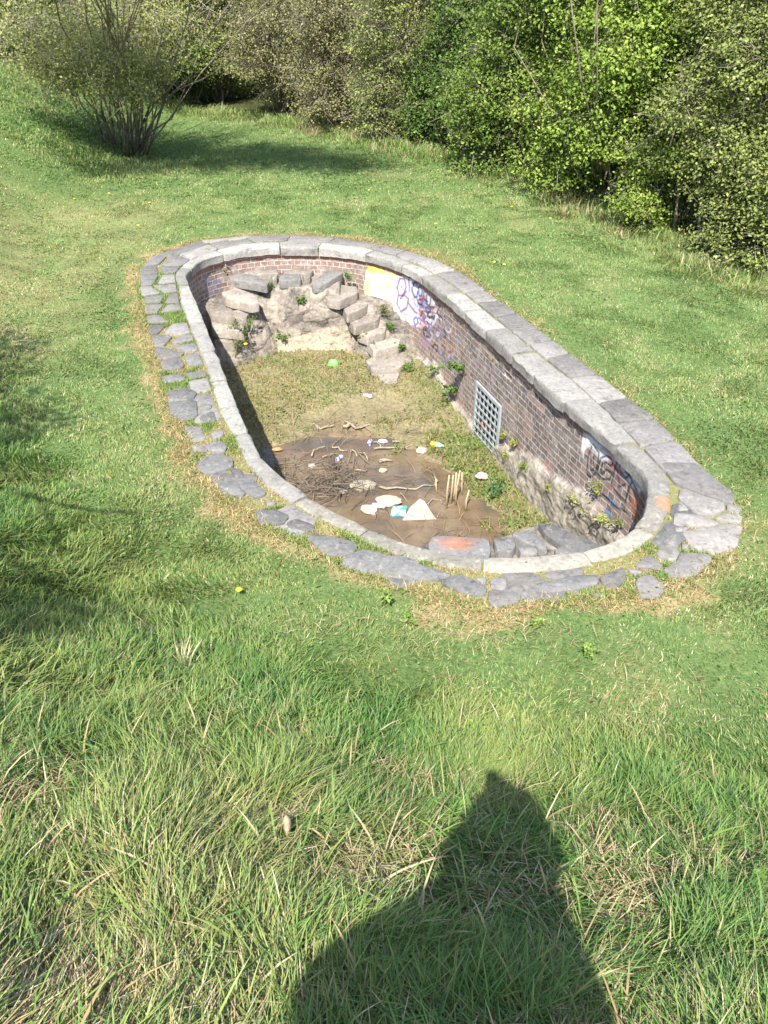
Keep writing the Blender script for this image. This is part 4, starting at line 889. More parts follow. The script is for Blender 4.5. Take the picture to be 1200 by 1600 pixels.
def grow(name, label, cat, base, lobes, pal, leafsz, n_clump, per_clump, clump_r, stems, stem_r, twigs=1.0, group=None, barkm='bark', twigm='twig', shell=.58, leaf_frac=1.0, twig_len=1.0):
    """lobes: (centre offset xyz, radius xyz); leaf clumps sit on twigs near the outside of every lobe"""
    base = np.array(base, float); root = empty(name, base, label, cat, group)
    lob_c = np.array([l[0] for l in lobes]) + base; lob_r = np.array([l[1] for l in lobes]); vol = lob_r.prod(1) ** .66; pr = vol / vol.sum()
    li = RNG.choice(len(lobes), n_clump, p=pr); d = RNG.normal(size=(n_clump, 3)); d /= np.linalg.norm(d, axis=1)[:, None]
    d[:, 2] = np.where(d[:, 2] < -.5, d[:, 2] * .5, d[:, 2]); rr = shell + (1.08 - shell) * RNG.random(n_clump) ** .7
    cc = lob_c[li] + d * lob_r[li] * rr[:, None] * (1 + .25 * RNG.normal(size=(n_clump, 1)) * .6)
    gz = tz(cc[:, 0], cc[:, 1]) + .06; cc[:, 2] = np.maximum(cc[:, 2], gz)
    tone = RNG.normal(0, 1, n_clump); pal = np.array(pal)
    # limbs from the ground to the lobes
    mb = MB(); tops = []
    for k in range(stems):
        a = base + np.array([RNG.normal(0, stem_r * 3), RNG.normal(0, stem_r * 3), -.1]); a[2] = tz(a[0], a[1]) - .08
        j = k % len(lobes); b_ = lob_c[j] + RNG.normal(0, .3, 3) * lob_r[j]; limb(mb, a, b_, stem_r * RNG.uniform(.6, 1.2), stem_r * .22); tops.append(b_)
    for j in range(len(lobes)):
        q_ = tops[int(np.argmin([np.linalg.norm(t_ - lob_c[j]) for t_ in tops]))]
        limb(mb, (q_ + base) / 2 + RNG.normal(0, .15, 3), lob_c[j], stem_r * .45, stem_r * .16, 4)
    mb.build('trunk', M[barkm], root, True)
    nt_ = int(n_clump * twigs)
    k = RNG.integers(0, n_clump, nt_); src = lob_c[li[k]] * .55 + cc[k] * .45 + RNG.normal(0, .12, (nt_, 3)) * lob_r[li[k]]
    tip = cc[k] + RNG.normal(0, .12 * twig_len, (nt_, 3)) + d[k] * RNG.uniform(0, .28, (nt_, 1)) * twig_len
    tip[:, 2] = np.maximum(tip[:, 2], tz(tip[:, 0], tip[:, 1]) + .02)
    V, Q = twig_arrays(src, tip, RNG.uniform(.004, .012, nt_)); tag(link('twigs', mesh_np('twigs', V, Q), M[twigm], root), kind='stuff')
    act = np.where(RNG.random(n_clump) < leaf_frac)[0]
    if len(act):
        ci = np.repeat(act, per_clump); n = len(ci); o = RNG.normal(0, 1, (n, 3)) * clump_r * .72 * RNG.uniform(.5, 1.4, (n, 1)) * np.array([1, 1, .6]); c = cc[ci] + o
        c[:, 2] = np.maximum(c[:, 2], tz(c[:, 0], c[:, 1]) + .03)
        nm = d[ci] * .5 + np.array([0, -.1, .75]) + RNG.normal(0, .55, (n, 3))
        g = np.clip(1.0 + tone[ci] * .55 + RNG.normal(0, .35, n), 0, len(pal) - 1.001); i_ = g.astype(int); f_ = (g - i_)[:, None]
        col = (pal[i_] * (1 - f_) + pal[np.minimum(i_ + 1, len(pal) - 1)] * f_) * RNG.uniform(.8, 1.2, (n, 1))
        V, _, T, C = leaves_at(c, nm, leafsz * RNG.uniform(.45, 1.5, n), col); link('crown', mesh_np('crown', V, None, T, C), M['leaf'], root)
    return root
def lobes_for(rx, ry, h, n, seed, low=.1):
    r = np.random.default_rng(seed); L = []
    for k in range(n):
        a = r.uniform(0, 6.28); z = h * (low + (0.92 - low) * ((k + .5) / n)); q_ = math.sqrt(max(.08, 1 - (2 * (z / h - .42)) ** 2 * .55)); f = r.uniform(.35, .8)
        s_ = r.uniform(.27, .44); L.append(((math.cos(a) * rx * f * q_, math.sin(a) * ry * f * q_, z), (rx * s_, ry * s_, h * r.uniform(.12, .19))))
    return L
BRIGHT = [(0.13, 0.202, 0.033), (0.221, 0.312, 0.052), (0.312, 0.403, 0.078), (0.403, 0.474, 0.117)]
MID = [(0.098, 0.163, 0.03), (0.163, 0.24, 0.046), (0.24, 0.319, 0.065), (0.338, 0.403, 0.098)]
DARK = [(0.065, 0.124, 0.026), (0.104, 0.176, 0.039), (0.156, 0.24, 0.055), (0.234, 0.305, 0.072)]
OLIVE = [(0.156, 0.195, 0.058), (0.24, 0.286, 0.078), (0.325, 0.364, 0.111), (0.416, 0.436, 0.156)]
PALE = [(0.19, 0.19, 0.078), (0.269, 0.269, 0.106), (0.347, 0.336, 0.146), (0.403, 0.381, 0.19)]
YEL = [(0.195, 0.221, 0.033), (0.312, 0.325, 0.039), (0.442, 0.416, 0.052), (0.546, 0.468, 0.078)]
# front row along the edge of the lawn, right to left
FR = [ # photo foot x, y, rx, ry, h, lobes, palette, leaf, clumps, per, clump_r, twigs, leaf_frac, label
 (1215,432,1.7,1.6,4.6,34,OLIVE,.05,4200,18,.15,.35,1.,'olive green bush at the right edge, nearest part of the hedge'),
 (1120,402,1.5,1.4,4.8,34,OLIVE,.05,4000,18,.15,.35,1.,'fine-leaved olive bush between the bright green hawthorn and the right edge'),
 (940,338,2.1,1.9,5.4,44,BRIGHT,.06,4800,20,.17,.22,1.,'big bright green hawthorn bulging over the lawn on the right'),
 (1075,325,1.9,1.8,6.2,30,MID,.062,2600,17,.18,.3,1.,'tall mid green bush rising behind the bright hawthorn'),
 (810,276,1.7,1.5,5.2,36,MID,.056,3600,18,.16,.35,1.,'mid green hedge bush with yellowish tips left of the hawthorn'),
 (705,238,1.3,1.2,4.8,30,DARK,.058,2900,18,.15,.3,1.,'dark leafy bush beside the grass crest in the hedge'),
 (618,222,1.3,1.2,4.8,28,OLIVE,.054,2800,13,.16,.9,.85,'brown twiggy thicket just left of the dark leafy bush'),
 (530,205,1.5,1.4,5.0,28,PALE,.052,3000,14,.17,.9,.85,'grey-brown thicket sprinkled with new leaves mid hedge'),
 (435,186,1.6,1.5,5.2,28,PALE,.054,3000,14,.17,.9,.88,'pale grey twiggy thicket behind the tree shadow'),
 (335,165,1.6,1.5,5.0,28,OLIVE,.056,2800,15,.18,.7,.92,'olive thicket behind the right side of the vase-shaped tree'),
 (235,148,1.8,1.6,5.0,24,MID,.085,1300,14,.2,.8,1.,'dark green bush directly behind the vase-shaped tree'),
 (110,125,2.0,1.8,5.2,24,MID,.09,1300,14,.2,.8,1.,'broad green bush left of the vase-shaped tree, at the top of the bank'),
 (1036,372,1.0,.8,1.5,14,BRIGHT,.05,900,16,.13,.5,1.,'low leafy bush filling the gap at the foot of the bright hawthorn'),
 (300,163,1.1,.8,1.6,14,MID,.06,700,16,.14,.5,1.,'low green bush at the hedge foot behind the tree stems'),
 (-20,100,2.0,1.8,5.6,24,OLIVE,.09,1200,14,.2,.8,1.,'olive bush at the left edge above the bank'),
]
for k, (px, py, rx, ry, h, nl, pal, lf, ncl, per, cr, tw, lfr, lab) in enumerate(FR):
    g = ground_px(px, py); nd = np.array([g[0] * .5 + 2.2, g[1]]); nd /= np.linalg.norm(nd); x, y = g[:2] + nd * ry * .55
    grow('hedge_bush', lab, 'bush', (x, y, float(tz(x, y))), lobes_for(rx, ry, h, nl, 200 + k, .06), pal, lf, ncl, per, cr, 12, .04, tw, 'bushes of the hedge', leaf_frac=lfr, twig_len=1.6 if tw > 2 else 1.)
BK = [(10.5,16.5,2.6,2.4,7.5,OLIVE,'tall olive tree behind the right end of the hedge',.09), (8.6,21.5,2.7,2.4,8.5,BRIGHT,'tall light green tree behind the bright hawthorn',.09), (5.0,24.0,2.6,2.4,8.0,YEL,'yellow-green tree showing above the middle of the hedge',.08),
      (1.8,27.0,2.5,2.3,8.0,MID,'mid green tree above the dark leafy bush',.08), (-1.5,29.5,2.5,2.3,8.0,OLIVE,'olive tree behind the brown thickets',.08), (-5.2,32.0,2.7,2.4,8.5,DARK,'dark tree behind the pale thicket',.09),
      (-9.5,33.0,2.8,2.4,8.5,MID,'mid green tree behind the vase-shaped tree',.09), (-14,32.5,2.8,2.4,8.0,DARK,'dark tree at the far left behind the hedge',.09), (12.5,12.5,2.4,2.2,7.0,MID,'mid green tree beyond the right edge of the lawn',.09)]
for k, (x, y, rx, ry, h, pal, lab, lf) in enumerate(BK):
    grow('broadleaf_tree', lab, 'tree', (x, y, float(tz(x, y))), lobes_for(rx, ry, h, 20, 300 + k, .12), pal, lf, 850, 15, .25, 6, .09, .8, 'trees behind the hedge')
# low dry brambles at the foot of the hedge
for (px, py, lab) in ((1065, 368, 'dry brown bramble heap in the gap at the hedge foot on the right'), (775, 262, 'small brown bramble tangle at the foot of the mid green bush')):
    g = ground_px(px, py); g = g + np.array([.35, .45, 0])
    grow('bramble', lab, 'bramble', (g[0], g[1], float(tz(g[0], g[1]))), lobes_for(.7, .6, .75, 6, int(px), .2), [(.24,.17,.1), (.3,.22,.13), (.2,.22,.07), (.3,.26,.1)], .05, 260, 5, .12, 5, .012, 4.0, leaf_frac=.6)

# the vase-shaped multi-stemmed tree on the left
tb = ground_px(198, 236); tb = np.array([tb[0], tb[1], float(tz(tb[0], tb[1]))])
root = empty('hazel_tree', tb, 'vase-shaped tree with many thin stems rising from one base on the left bank', 'tree')
RNG2 = np.random.default_rng(5)
mb = MB(); tips = []
def W(px, py, Y):                                     # point on a sight line at distance Y
    d = ray(px, py); t = Y / d[1]; return np.array([d[0] * t, Y, CAM_H + d[2] * t])
for k in range(42):
    a = RNG2.uniform(0, 6.28); r_ = .55 * math.sqrt(RNG2.random()); p0 = tb + np.array([math.cos(a) * r_, math.sin(a) * r_ * .8, 0]); p0[2] = tz(p0[0], p0[1]) - .05
    out = RNG2.uniform(.5, 3.2); hgt = RNG2.uniform(2.6, 5.6); dirv = np.array([math.cos(a) + .25, math.sin(a) - .35, 0]); p1 = p0 + dirv * out + np.array([0, 0, hgt])
    pts = [p0 + (p1 - p0) * np.array([t ** 1.15, t ** 1.15, t]) + RNG2.normal(0, .09, 3) * (t > 0) for t in np.linspace(0, 1, 8)]
    mb.tube(pts, [.017 * RNG2.uniform(.5, 1.5) * (1 - .75 * t) + .004 for t in np.linspace(0, 1, 8)], 5); tips.append(p1); tips.append(pts[5])
for px0, py0, px1, py1 in ((215, 170, 88, 130), (200, 150, 10, 28), (215, 165, 60, 55), (225, 190, 290, 145), (190, 160, 90, 75), (180, 150, 145, 60)):
    a, c = W(px0, py0, tb[1] - .2), W(px1, py1, tb[1] - 1.1); mid = (a + c) / 2 + np.array([0, 0, .45]); mb.tube([a, (a + mid) / 2 + [0, 0, .08], mid, (mid + c) / 2 + [0, 0, .1], c], [.028, .024, .02, .014, .006], 5); tips.append(c)
mb.build('trunk', M['bark'], root, True)
lob = []
for (px, py, dY, r_) in ((30,60,-1.2,.9),(70,30,-.8,.9),(120,80,-1.3,.7),(150,40,-.6,.8),(60,100,-.9,.55),(110,120,-1.2,.45),(180,100,-1.5,.5),(190,50,-1,.8),(230,30,-.4,.8),(165,130,-1.6,.35),(215,135,-1.4,.3),(270,20,.2,.8),(20,15,0,1.),(130,5,.3,1.),(95,95,-1.3,.45),(240,90,-.6,.45)):
    lob.append((W(px, py, tb[1] + dY) - tb, (r_ * 1.05, r_ * 1.05, r_ * .6)))
for k in range(26):                                    # spreading upper crown, whose shade lies on the grass to the right
    t = (k + .5) / 26; Xc = -6.6 + 6.0 * t + RNG2.normal(0, .3); h_ = 4.3 + 1.5 * RNG2.random() * (1 - .4 * t); f = RNG2.random()
    sy0, sy1 = 18.7 + .6 * t, 24.4 - 4.2 * t; sy = sy0 + .4 + (sy1 - sy0 - .8) * f
    lob.append((np.array([Xc - .155 * h_, sy - .80 * h_, h_ + .1]) - tb * np.array([1, 1, 0]), (.95, .85, .45)))
lob = [(np.array(a), b_) for a, b_ in lob]
mb = MB()
for k, (lc, lr) in enumerate(lob):
    c = tb + lc; q_ = tips[int(np.argmin([np.linalg.norm(t_ - c) for t_ in tips]))]; limb(mb, tb * .35 + q_ * .65 + RNG2.normal(0, .05, 3), c, .011, .004, 4, .08)
tag(mb.build('limbs', M['bark'], root, True), kind='stuff')
lc = np.array([a for a, _ in lob]) + tb; lr = np.array([b_ for _, b_ in lob]); ncl = 6600; inv = np.r_[np.full(16, .75), np.full(26, 1.1)]
li = RNG.choice(len(lob), ncl, p=inv / inv.sum()); d = RNG.normal(size=(ncl, 3)); d /= np.linalg.norm(d, axis=1)[:, None]; cc = lc[li] + d * lr[li] * RNG.uniform(.3, 1.55, (ncl, 1)) ** 1.0 - np.array([0, 0, .35]) * (RNG.random((ncl, 1)) ** 3); cc[:, 2] = np.maximum(cc[:, 2], tz(cc[:, 0], cc[:, 1]) + 1.15)
src = lc[li] * .6 + cc * .4 + RNG.normal(0, .15, (ncl, 3)); tip = cc + d * .2 - np.array([0, 0, .12]); ks = np.arange(0, ncl, 2); V, Q = twig_arrays(src[ks], tip[ks], RNG.uniform(.003, .007, len(ks))); tag(link('twigs', mesh_np('twigs', V, Q), M['bark_pale'], root), kind='stuff')
ci = np.repeat(np.arange(ncl), 12); n = len(ci); c = cc[ci] + RNG.normal(0, .13, (n, 3)); nm = d[ci] * .4 + [0, -.1, .6] + RNG.normal(0, .6, (n, 3))
pal = np.array(PALE); g = np.clip(1.2 + RNG.normal(0, .8, ncl)[ci] * .6 + RNG.normal(0, .4, n), 0, 2.99); i_ = g.astype(int); f_ = (g - i_)[:, None]; col = (pal[i_] * (1 - f_) + pal[i_ + 1] * f_) * RNG.uniform(.8, 1.2, (n, 1)) * np.array([1.15, 1.22, .95])
V, _, T, C = leaves_at(c, nm, .055 * RNG.uniform(.6, 1.4, n), col); link('crown', mesh_np('crown', V, None, T, C), M['leaf'], root)

# young tree standing on the bank to the left of the view; its shade dapples the left bank
lb_ = []; tl = np.array([-5.3, 3.4, float(tz(-5.3, 3.4))])
for px, py, h_, r_ in ((10, 535, 4.0, .5), (-40, 560, 4.4, .7), (30, 655, 4.2, .42), (75, 672, 4.0, .3), (-30, 640, 4.6, .7), (-90, 700, 4.0, .6), (150, 970, 4.4, .16), (100, 955, 4.5, .22), (20, 985, 4.4, .25), (-60, 965, 4.2, .5)):
    g = ground_px(px, py); lb_.append((g - np.array(sdir) / abs(sdir.z) * h_ - tl, (r_, r_ * 1.1, .35)))
grow('young_tree', 'young leafy tree on the left bank shading the grass at the left edge', 'tree', tl, lb_, MID, .055, 300, 13, .13, 5, .05, 1.)

# ------------------------------------------------------------------ small plants
def weed(name, label, cat, base, n_leaf, spread, height, leafsz, col, group=None, up=1.0, stems=6, aspect=.45, nrm=None):
    base = np.array(base, float); root = empty(name, base, label, cat, group); mb = MB(); L = []
    nv_ = np.array([0, 0, 1.]) if nrm is None else np.array(nrm, float)
    for k in range(stems):
        a = RNG.uniform(0, 6.28); tip = base + np.array([math.cos(a) * spread * RNG.uniform(.3, 1), math.sin(a) * spread * RNG.uniform(.3, 1), 0]) + nv_ * height * RNG.uniform(.5, 1.05)
        mid = (base + tip) / 2 + np.array([0, 0, height * .15]); mb.tube([base, mid, tip], [.004, .0035, .002], 4); L.append((mid, tip))
    mb.build('stem', plain(name + '_stem', (.16, .2, .06), .7), root)
    c = []; nm = []
    for k in range(n_leaf):
        m_, t_ = L[k % stems]; c.append(m_ + (t_ - m_) * RNG.uniform(-.3, 1.1) + RNG.normal(0, leafsz * .45, 3)); nm.append(np.array([RNG.normal(0, .5), RNG.normal(0, .5) - .15, up]))
    c = np.array(c); nm = np.array(nm); colr = np.array(col) * RNG.uniform(.65, 1.35, (n_leaf, 1)); V, _, T, C = leaves_at(c, nm, leafsz * RNG.uniform(.6, 1.3, n_leaf), colr, .3, aspect)
    link('leaves', mesh_np('leaves', V, None, T, C), M['leaf'], root); return root
def stonept(px, py, z):                               # nearest surface of the rubble terrace on a sight line
    d = ray(px, py); d = d / np.linalg.norm(d); rel = RUBBLE - np.array([0, 0, CAM_H]); t = rel @ d; off_ = np.linalg.norm(rel - t[:, None] * d, axis=1)
    k = np.where(off_ < .05)[0]
    return RUBBLE[k[np.argmin(t[k])]] if len(k) else P(px, py, z)
def wallpt(px, py, out=0.02):
    h_ = wall_hit(px, py); i = int(h_[0] / PER * ns) % ns; q_ = WP[i] + WN[i] * (HOFF - out); return np.array([q_[0], q_[1], h_[1]]), np.array([-WN[i][0], -WN[i][1], .6])
GRN = (.10, .19, .035); YG = (.24, .27, .05); FR_ = (.16, .21, .04)
p, nv_ = wallpt(727, 580); weed('wall_weed', 'tall leafy weed hanging on the brick wall above left of the grate', 'weed', p, 130, .12, .22, .06, GRN, stems=9, nrm=nv_)
p, nv_ = wallpt(712, 612); weed('wall_weed', 'bushy pale weed in the wall crack nearest the dark hole', 'weed', p, 140, .16, .16, .06, (.13,.2,.06), stems=9, nrm=nv_)
p, nv_ = wallpt(688, 580); weed('wall_weed', 'small sprig on the faded paint left of the tall wall weed', 'weed', p, 50, .08, .14, .05, GRN, stems=5, nrm=nv_)
for (px, py, lab, cl) in ((791, 680, 'tiny yellow fern just right of the grate top', YG), (808, 694, 'yellow-green fern at the top of the broken footing', YG), (797, 713, 'small yellow fern low beside the grate corner', YG), (827, 729, 'flat fern on the middle of the broken footing', FR_), (864, 760, 'bright fern on the footing crack below the dark bricks', YG), (940, 766, 'yellow fern under the black lettering', YG), (975, 820, 'olive tuft in the shaded near corner of the wall', (.16,.18,.05))):
    p, nv_ = wallpt(px, py); weed('wall_fern', lab, 'fern', p, 34, .05, .08, .055, cl, 'ferns rooted in the pool wall', stems=7, aspect=.3, nrm=nv_)
for k, (px, py, lab) in enumerate(((925, 800, 'larger patch of yellow moss low on the near wall'), (955, 812, 'yellow moss patch closest to the near corner'), (905, 778, 'thin yellow moss streak on the footing'))):
    p, nv_ = wallpt(px, py); weed('moss_patch', lab, 'moss', p, 120, .15, .06, .035, (.36,.36,.13), 'moss on the pool footing', stems=10, nrm=nv_)
for px, py, z, sz, lab, cl in ((600,490,-.9,.16,'brown-green weed beside the third stone step', (.13,.14,.05)), (608,515,-1.05,.15,'green weed on the right of the fourth step', GRN), (545,440,-.45,.13,'green weed between the right ledge slab and the top step', GRN), (626,545,-1.15,.13,'low weed beside the fifth step', GRN), (640,580,-1.3,.16,'leafy weed at the foot of the right stair', GRN),
     (420,452,-.6,.12,'bright weed in the crack of the left ledge slab', (.13,.22,.035)), (469,472,-.75,.12,'small weed growing from the middle of the rubble front', GRN), (354,430,-.38,.14,'dark weed by the shaded corner of the ledge', (.07,.13,.03)), (385,535,-1.2,.36,'large straggly weed at the foot of the left stair', (.13,.17,.05)), (372,560,-1.35,.34,'dry green bush under the left stair', (.14,.15,.06)),
     (565,540,-1.25,.14,'yellow flowering weed below the right stair', (.26,.28,.05)), (579,548,-1.3,.15,'grey-green weed beside the yellow flowering one', (.10,.15,.07)), (548,525,-1.25,.12,'tiny weed on the pale plaster', GRN), (440,530,-1.25,.18,'weed against the left of the pale plaster', GRN), (505,415,-.34,.10,'grass tuft on the back of the ledge', (.15,.2,.05)), (455,412,-.34,.10,'long green tuft along the back wall of the ledge', (.15,.2,.05)), (562,522,-1.2,.1,'small weed between the fourth step and rubble', GRN)):
    weed('crevice_weed', lab, 'weed', stonept(px, py, z), int(60 + 420 * sz), sz * .65, sz * 1.1, .045, cl, 'weeds around the stone steps', stems=8)
p = P(752, 668, -1.05); p, nv_ = wallpt(757, 668, -.06); weed('rusty_leaves', 'clump of rusty orange dead leaves caught in the grate', 'leaves', p, 90, .1, .06, .055, (.38,.13,.04), stems=6, nrm=nv_)
weed('dock_plant', 'upright bluish green plant near the wall foot in front of the grate', 'plant', P(776, 778, -1.57), 26, .05, .32, .13, (.09,.19,.07), stems=6, aspect=.22, up=.2)
for px, py, sz, lab in ((745, 1155, .09, 'bright nettle seedling above the head of the shadow'), (722, 1275, .08, 'pale seedling at the left cheek of the shadow'), (600, 948, .12, 'light green sapling on the bank left of the near paving'), (642, 980, .11, 'light green sapling down right of the first one'), (920, 1035, .1, 'yellow-green seedling on the bank under the right paving'), (835, 985, .09, 'faint seedling below the near paving'), (168, 1128, .09, 'bright leaves beside the brown stalk'), (1180, 1395, .13, 'broad leaved plant at the right edge of the grass')):
    g = ground_px(px, py); weed('seedling', lab, 'seedling', g, 34, sz * .6, sz * 1.4, .034, (.2,.3,.06), 'seedlings in the foreground grass', stems=6, aspect=.6)
# brown stalk, dead leaf, dry tuft in the foreground
g = ground_px(180, 1135); mb = MB(); mb.tube([g, g + [.01, -.02, .09], g + [.025, -.03, .19]], [.006, .005, .002], 6); tag(mb.build('dead_stalk', plain('stalk_brown', (.22, .11, .05), .8)), 'reddish brown dead stalk standing in the left foreground grass', 'stalk')
g = ground_px(450, 1318) + [0, 0, .07]; n = 9; V = []; F = []
for k in range(n):
    t = k / (n - 1); w_ = .018 * math.sin(math.pi * min(t * .92 + .06, 1)); zz_ = .02 * math.sin(3 * t)
    for sg in (-1, 0, 1): V.append((g[0] + sg * w_, g[1] + .04 * t - .02 + .015 * abs(sg), g[2] + .09 * t - .04 + zz_ - .006 * abs(sg)))
for k in range(n - 1):
    for j in range(2): F.append((k * 3 + j, k * 3 + j + 1, k * 3 + j + 4, k * 3 + j + 3))
o = link('dead_leaf', mesh_py('dead_leaf', V, F, True), plain('dead_leaf', (.36, .29, .19), .8)); md = o.modifiers.new('thick', 'SOLIDIFY'); md.thickness = .0015; tag(o, 'pale dead leaf lying in the foreground grass left of the shadow', 'leaf')
g = ground_px(290, 1050); n = 46; x = g[0] + RNG.normal(0, .02, n); y = g[1] + RNG.normal(0, .02, n)
V, Q, T, C = blades(x, y, tz(x, y) - .01, RNG.uniform(.10, .24, n), RNG.uniform(.006, .012, n), RNG.uniform(0, 6.28, n), RNG.uniform(.1, .7, n), RNG.uniform(0, .6, n), np.array([.66, .56, .38]) * RNG.uniform(.8, 1.2, (n, 1)), 3); tag(link('dry_tuft', mesh_np('dry_tuft', V, Q, T, C), M['grass']), 'bleached straw tuft standing in the green bank on the left', 'grass tuft')
# dandelions
def dandelion(g, k):
    root = empty('dandelion', g, 'small yellow dandelion flower dotted in the grass', 'flower', 'dandelions in the grass'); h_ = .05
    mb = MB(); mb.tube([g, g + [0, 0, h_]], .0025, 5); mb.build('stem', M['_dstem'], root)
    mb = MB(); T_ = Matrix.Translation(Vector(g + np.array([0, 0, h_]))); mb.lathe([(.004, -.006), (.014, 0), (.024, .008), (.018, .013), (.006, .014)], T_, 10); mb.build('flower_head', M['_dflower'], root)
    return root
M['_dstem'] = plain('dandelion_stem', (.15, .2, .06), .6); M['_dflower'] = plain('dandelion_yellow', (.8, .55, .02), .7, 0, .15, 200)
pos_d = [(375,935),(472,933),(147,422),(43,418),(75,437),(205,513),(230,447),(16,178),(677,413),(985,460),(1075,490),(1030,635),(660,338),(700,245),(1005,628),(840,508)]
gd = [ground_px(*q_) + [0, 0, .02] for q_ in pos_d]; d0 = dandelion(gd[0], 0)
for g in gd[1:]:
    c = d0.copy(); COL.objects.link(c); c.location = g
    for ch in d0.children: e = ch.copy(); COL.objects.link(e); e.parent = c

# ------------------------------------------------------------------ things lying in the pool
def rock(name, label, c, sx_, sy_, sz_, mat, seed, cat='stone', group=None, rz=0, flat=.5):
    bm = bmesh.new(); bmesh.ops.create_icosphere(bm, subdivisions=3, radius=1)
    R = Matrix.Rotation(rz, 3, 'Z')
    for v_ in bm.verts:
        q_ = v_.co.copy(); f = 1 + .28 * mnoise.noise(q_ * 1.1 + Vector((seed * 7.1, 0, 0))) + .08 * mnoise.noise(q_ * 3.5 + Vector((0, seed * 3., 0)))
        q_ *= f; q_.z = max(-.6, min(flat + .12 * mnoise.noise(q_ * 2), q_.z)); v_.co = R @ Vector((q_.x * sx_, q_.y * sy_, q_.z * sz_)) + Vector(c)
    me = bpy.data.meshes.new(name); bm.to_mesh(me); bm.free(); o = link(name, me, mat); me.polygons.foreach_set('use_smooth', np.ones(len(me.polygons), bool))
    if hasattr(me, 'set_sharp_from_angle'): me.set_sharp_from_angle(angle=rad(32))
    return tag(o, label, cat, group)
WZ = -1.585
def fz_(px, py): p = P(px, py, -1.57); return np.array([p[0], p[1], max(float(floor_z(p[0], p[1])), -1.595)])
rk = M['rubble_rock']
rock('stone', 'pale knobbed stone lying in the water above the other two', fz_(568, 758) + [0, 0, .03], .16, .10, .06, rk, 1, group='stones in the puddle', rz=.2)
rock('stone', 'largest flat pale stone in the water beside the purple can', fz_(608, 783) + [0, 0, .03], .16, .10, .06, rk, 2, group='stones in the puddle', rz=-.1)
rock('stone', 'rounded pale stone in front of the purple can', fz_(577, 797) + [0, 0, .025], .10, .085, .06, rk, 3, group='stones in the puddle')
rock('stone', 'smallest white stone in the middle of the puddle', fz_(598, 734) + [0, 0, .015], .05, .045, .04, rk, 4, group='stones in the puddle')
rock('stone', 'little pinkish stone at the edge of the brush pile', fz_(537, 768) + [0, 0, .015], .05, .04, .035, M['step'], 6, group='stones in the puddle')
# triangular broken slab leaning out of the water
tri = [P(628, 814, -1.60), P(683, 812, -1.60), P(672, 797, -1.50), P(664, 783, -1.42), P(656, 779, -1.40), P(641, 792, -1.48)]
V = [Vector(a) for a in tri]; nn_ = (V[1] - V[0]).cross(V[4] - V[0]).normalized(); n = len(V); back_ = [a - nn_ * .06 for a in V]
V2 = V + [a + nn_ * 0 for a in back_]
o = link('broken_slab', mesh_py('broken_slab', V2, [tuple(range(n)), tuple(range(2 * n - 1, n - 1, -1))] + [(j, n + j, n + (j + 1) % n, (j + 1) % n) for j in range(n)]), stone_mat('slab_white', (.30, .265, .225), (.46, .41, .345), 8, 0, .1)); tag(o, 'large pale triangular broken slab propped in the shallow water', 'slab')
bv = o.modifiers.new('bevel', 'BEVEL'); bv.width = .008; bv.segments = 2
def lie(c, ang, roll=0): return Matrix.Translation(Vector(c)) @ Matrix.Rotation(ang, 4, 'Z') @ Matrix.Rotation(rad(90), 4, 'Y')
def two_tone(name, c1, c2, scale=22):
    m, nt, b = mat_new(name); B = NB(nt); nt.links.new(B.mix(B.ramp(B.noise(B.coord(), scale, 2), [(.45, 0.), (.52, 1.)]), c1, c2), b.inputs['Base Color']); b.inputs['Roughness'].default_value = .35; return m
def can(label, px, py, ang, c1, c2, ln=.16, r_=.03):
    c = fz_(px, py) + [0, 0, .025]; root = empty('drink_can', c, label, 'can', 'drink cans in the pool'); Mx = lie(c, ang) @ Matrix.Translation((0, 0, -ln / 2))
    mb = MB(); mb.lathe([(r_ * .8, 0), (r_, .012), (r_, ln - .018), (r_ * .82, ln - .004)], Mx, 14); mb.build('can_body', two_tone('can_print', c1, c2), root, False)
    mb = MB(); mb.lathe([(r_ * .84, ln - .0045), (r_ * .84, ln + .001), (r_ * .7, ln + .001), (r_ * .68, ln - .003)], Mx, 14); mb.build('can_lid', M['galv'], root)
can('purple and white drink can floating between two stones', 592, 790, -.15, (.25, .18, .6), (.75, .72, .85)); can('blue and white drink can near the bare twigs on the left', 530, 716, 1.0, (.1, .16, .5), (.75, .77, .82), .12); can('small dark blue can standing near the far edge of the puddle', 578, 691, 1.4, (.06, .1, .35), (.7, .7, .75), .10); can('pinkish white can on the dry floor below the green bag', 575, 631, -.3, (.8, .72, .72), (.6, .25, .25), .13)
def crumple(name, label, c, sx_, sy_, sz_, col, seed, cat, group=None, rough=.4):
    bm = bmesh.new(); bmesh.ops.create_icosphere(bm, subdivisions=3, radius=1)
    for v_ in bm.verts:
        q_ = v_.co; f = 1 + .35 * mnoise.noise(q_ * 2.2 + Vector((seed, 0, 0))) + .22 * abs(mnoise.noise(q_ * 4.7 + Vector((0, seed, 0)))); q_ = q_ * f
        v_.co = Vector((q_.x * sx_, q_.y * sy_, max(q_.z, -.5) * sz_)) + Vector(c)
    me = bpy.data.meshes.new(name); bm.to_mesh(me); bm.free(); return tag(link(name, me, plain(name, col, rough, 0, .15, 30)), label, cat, group)
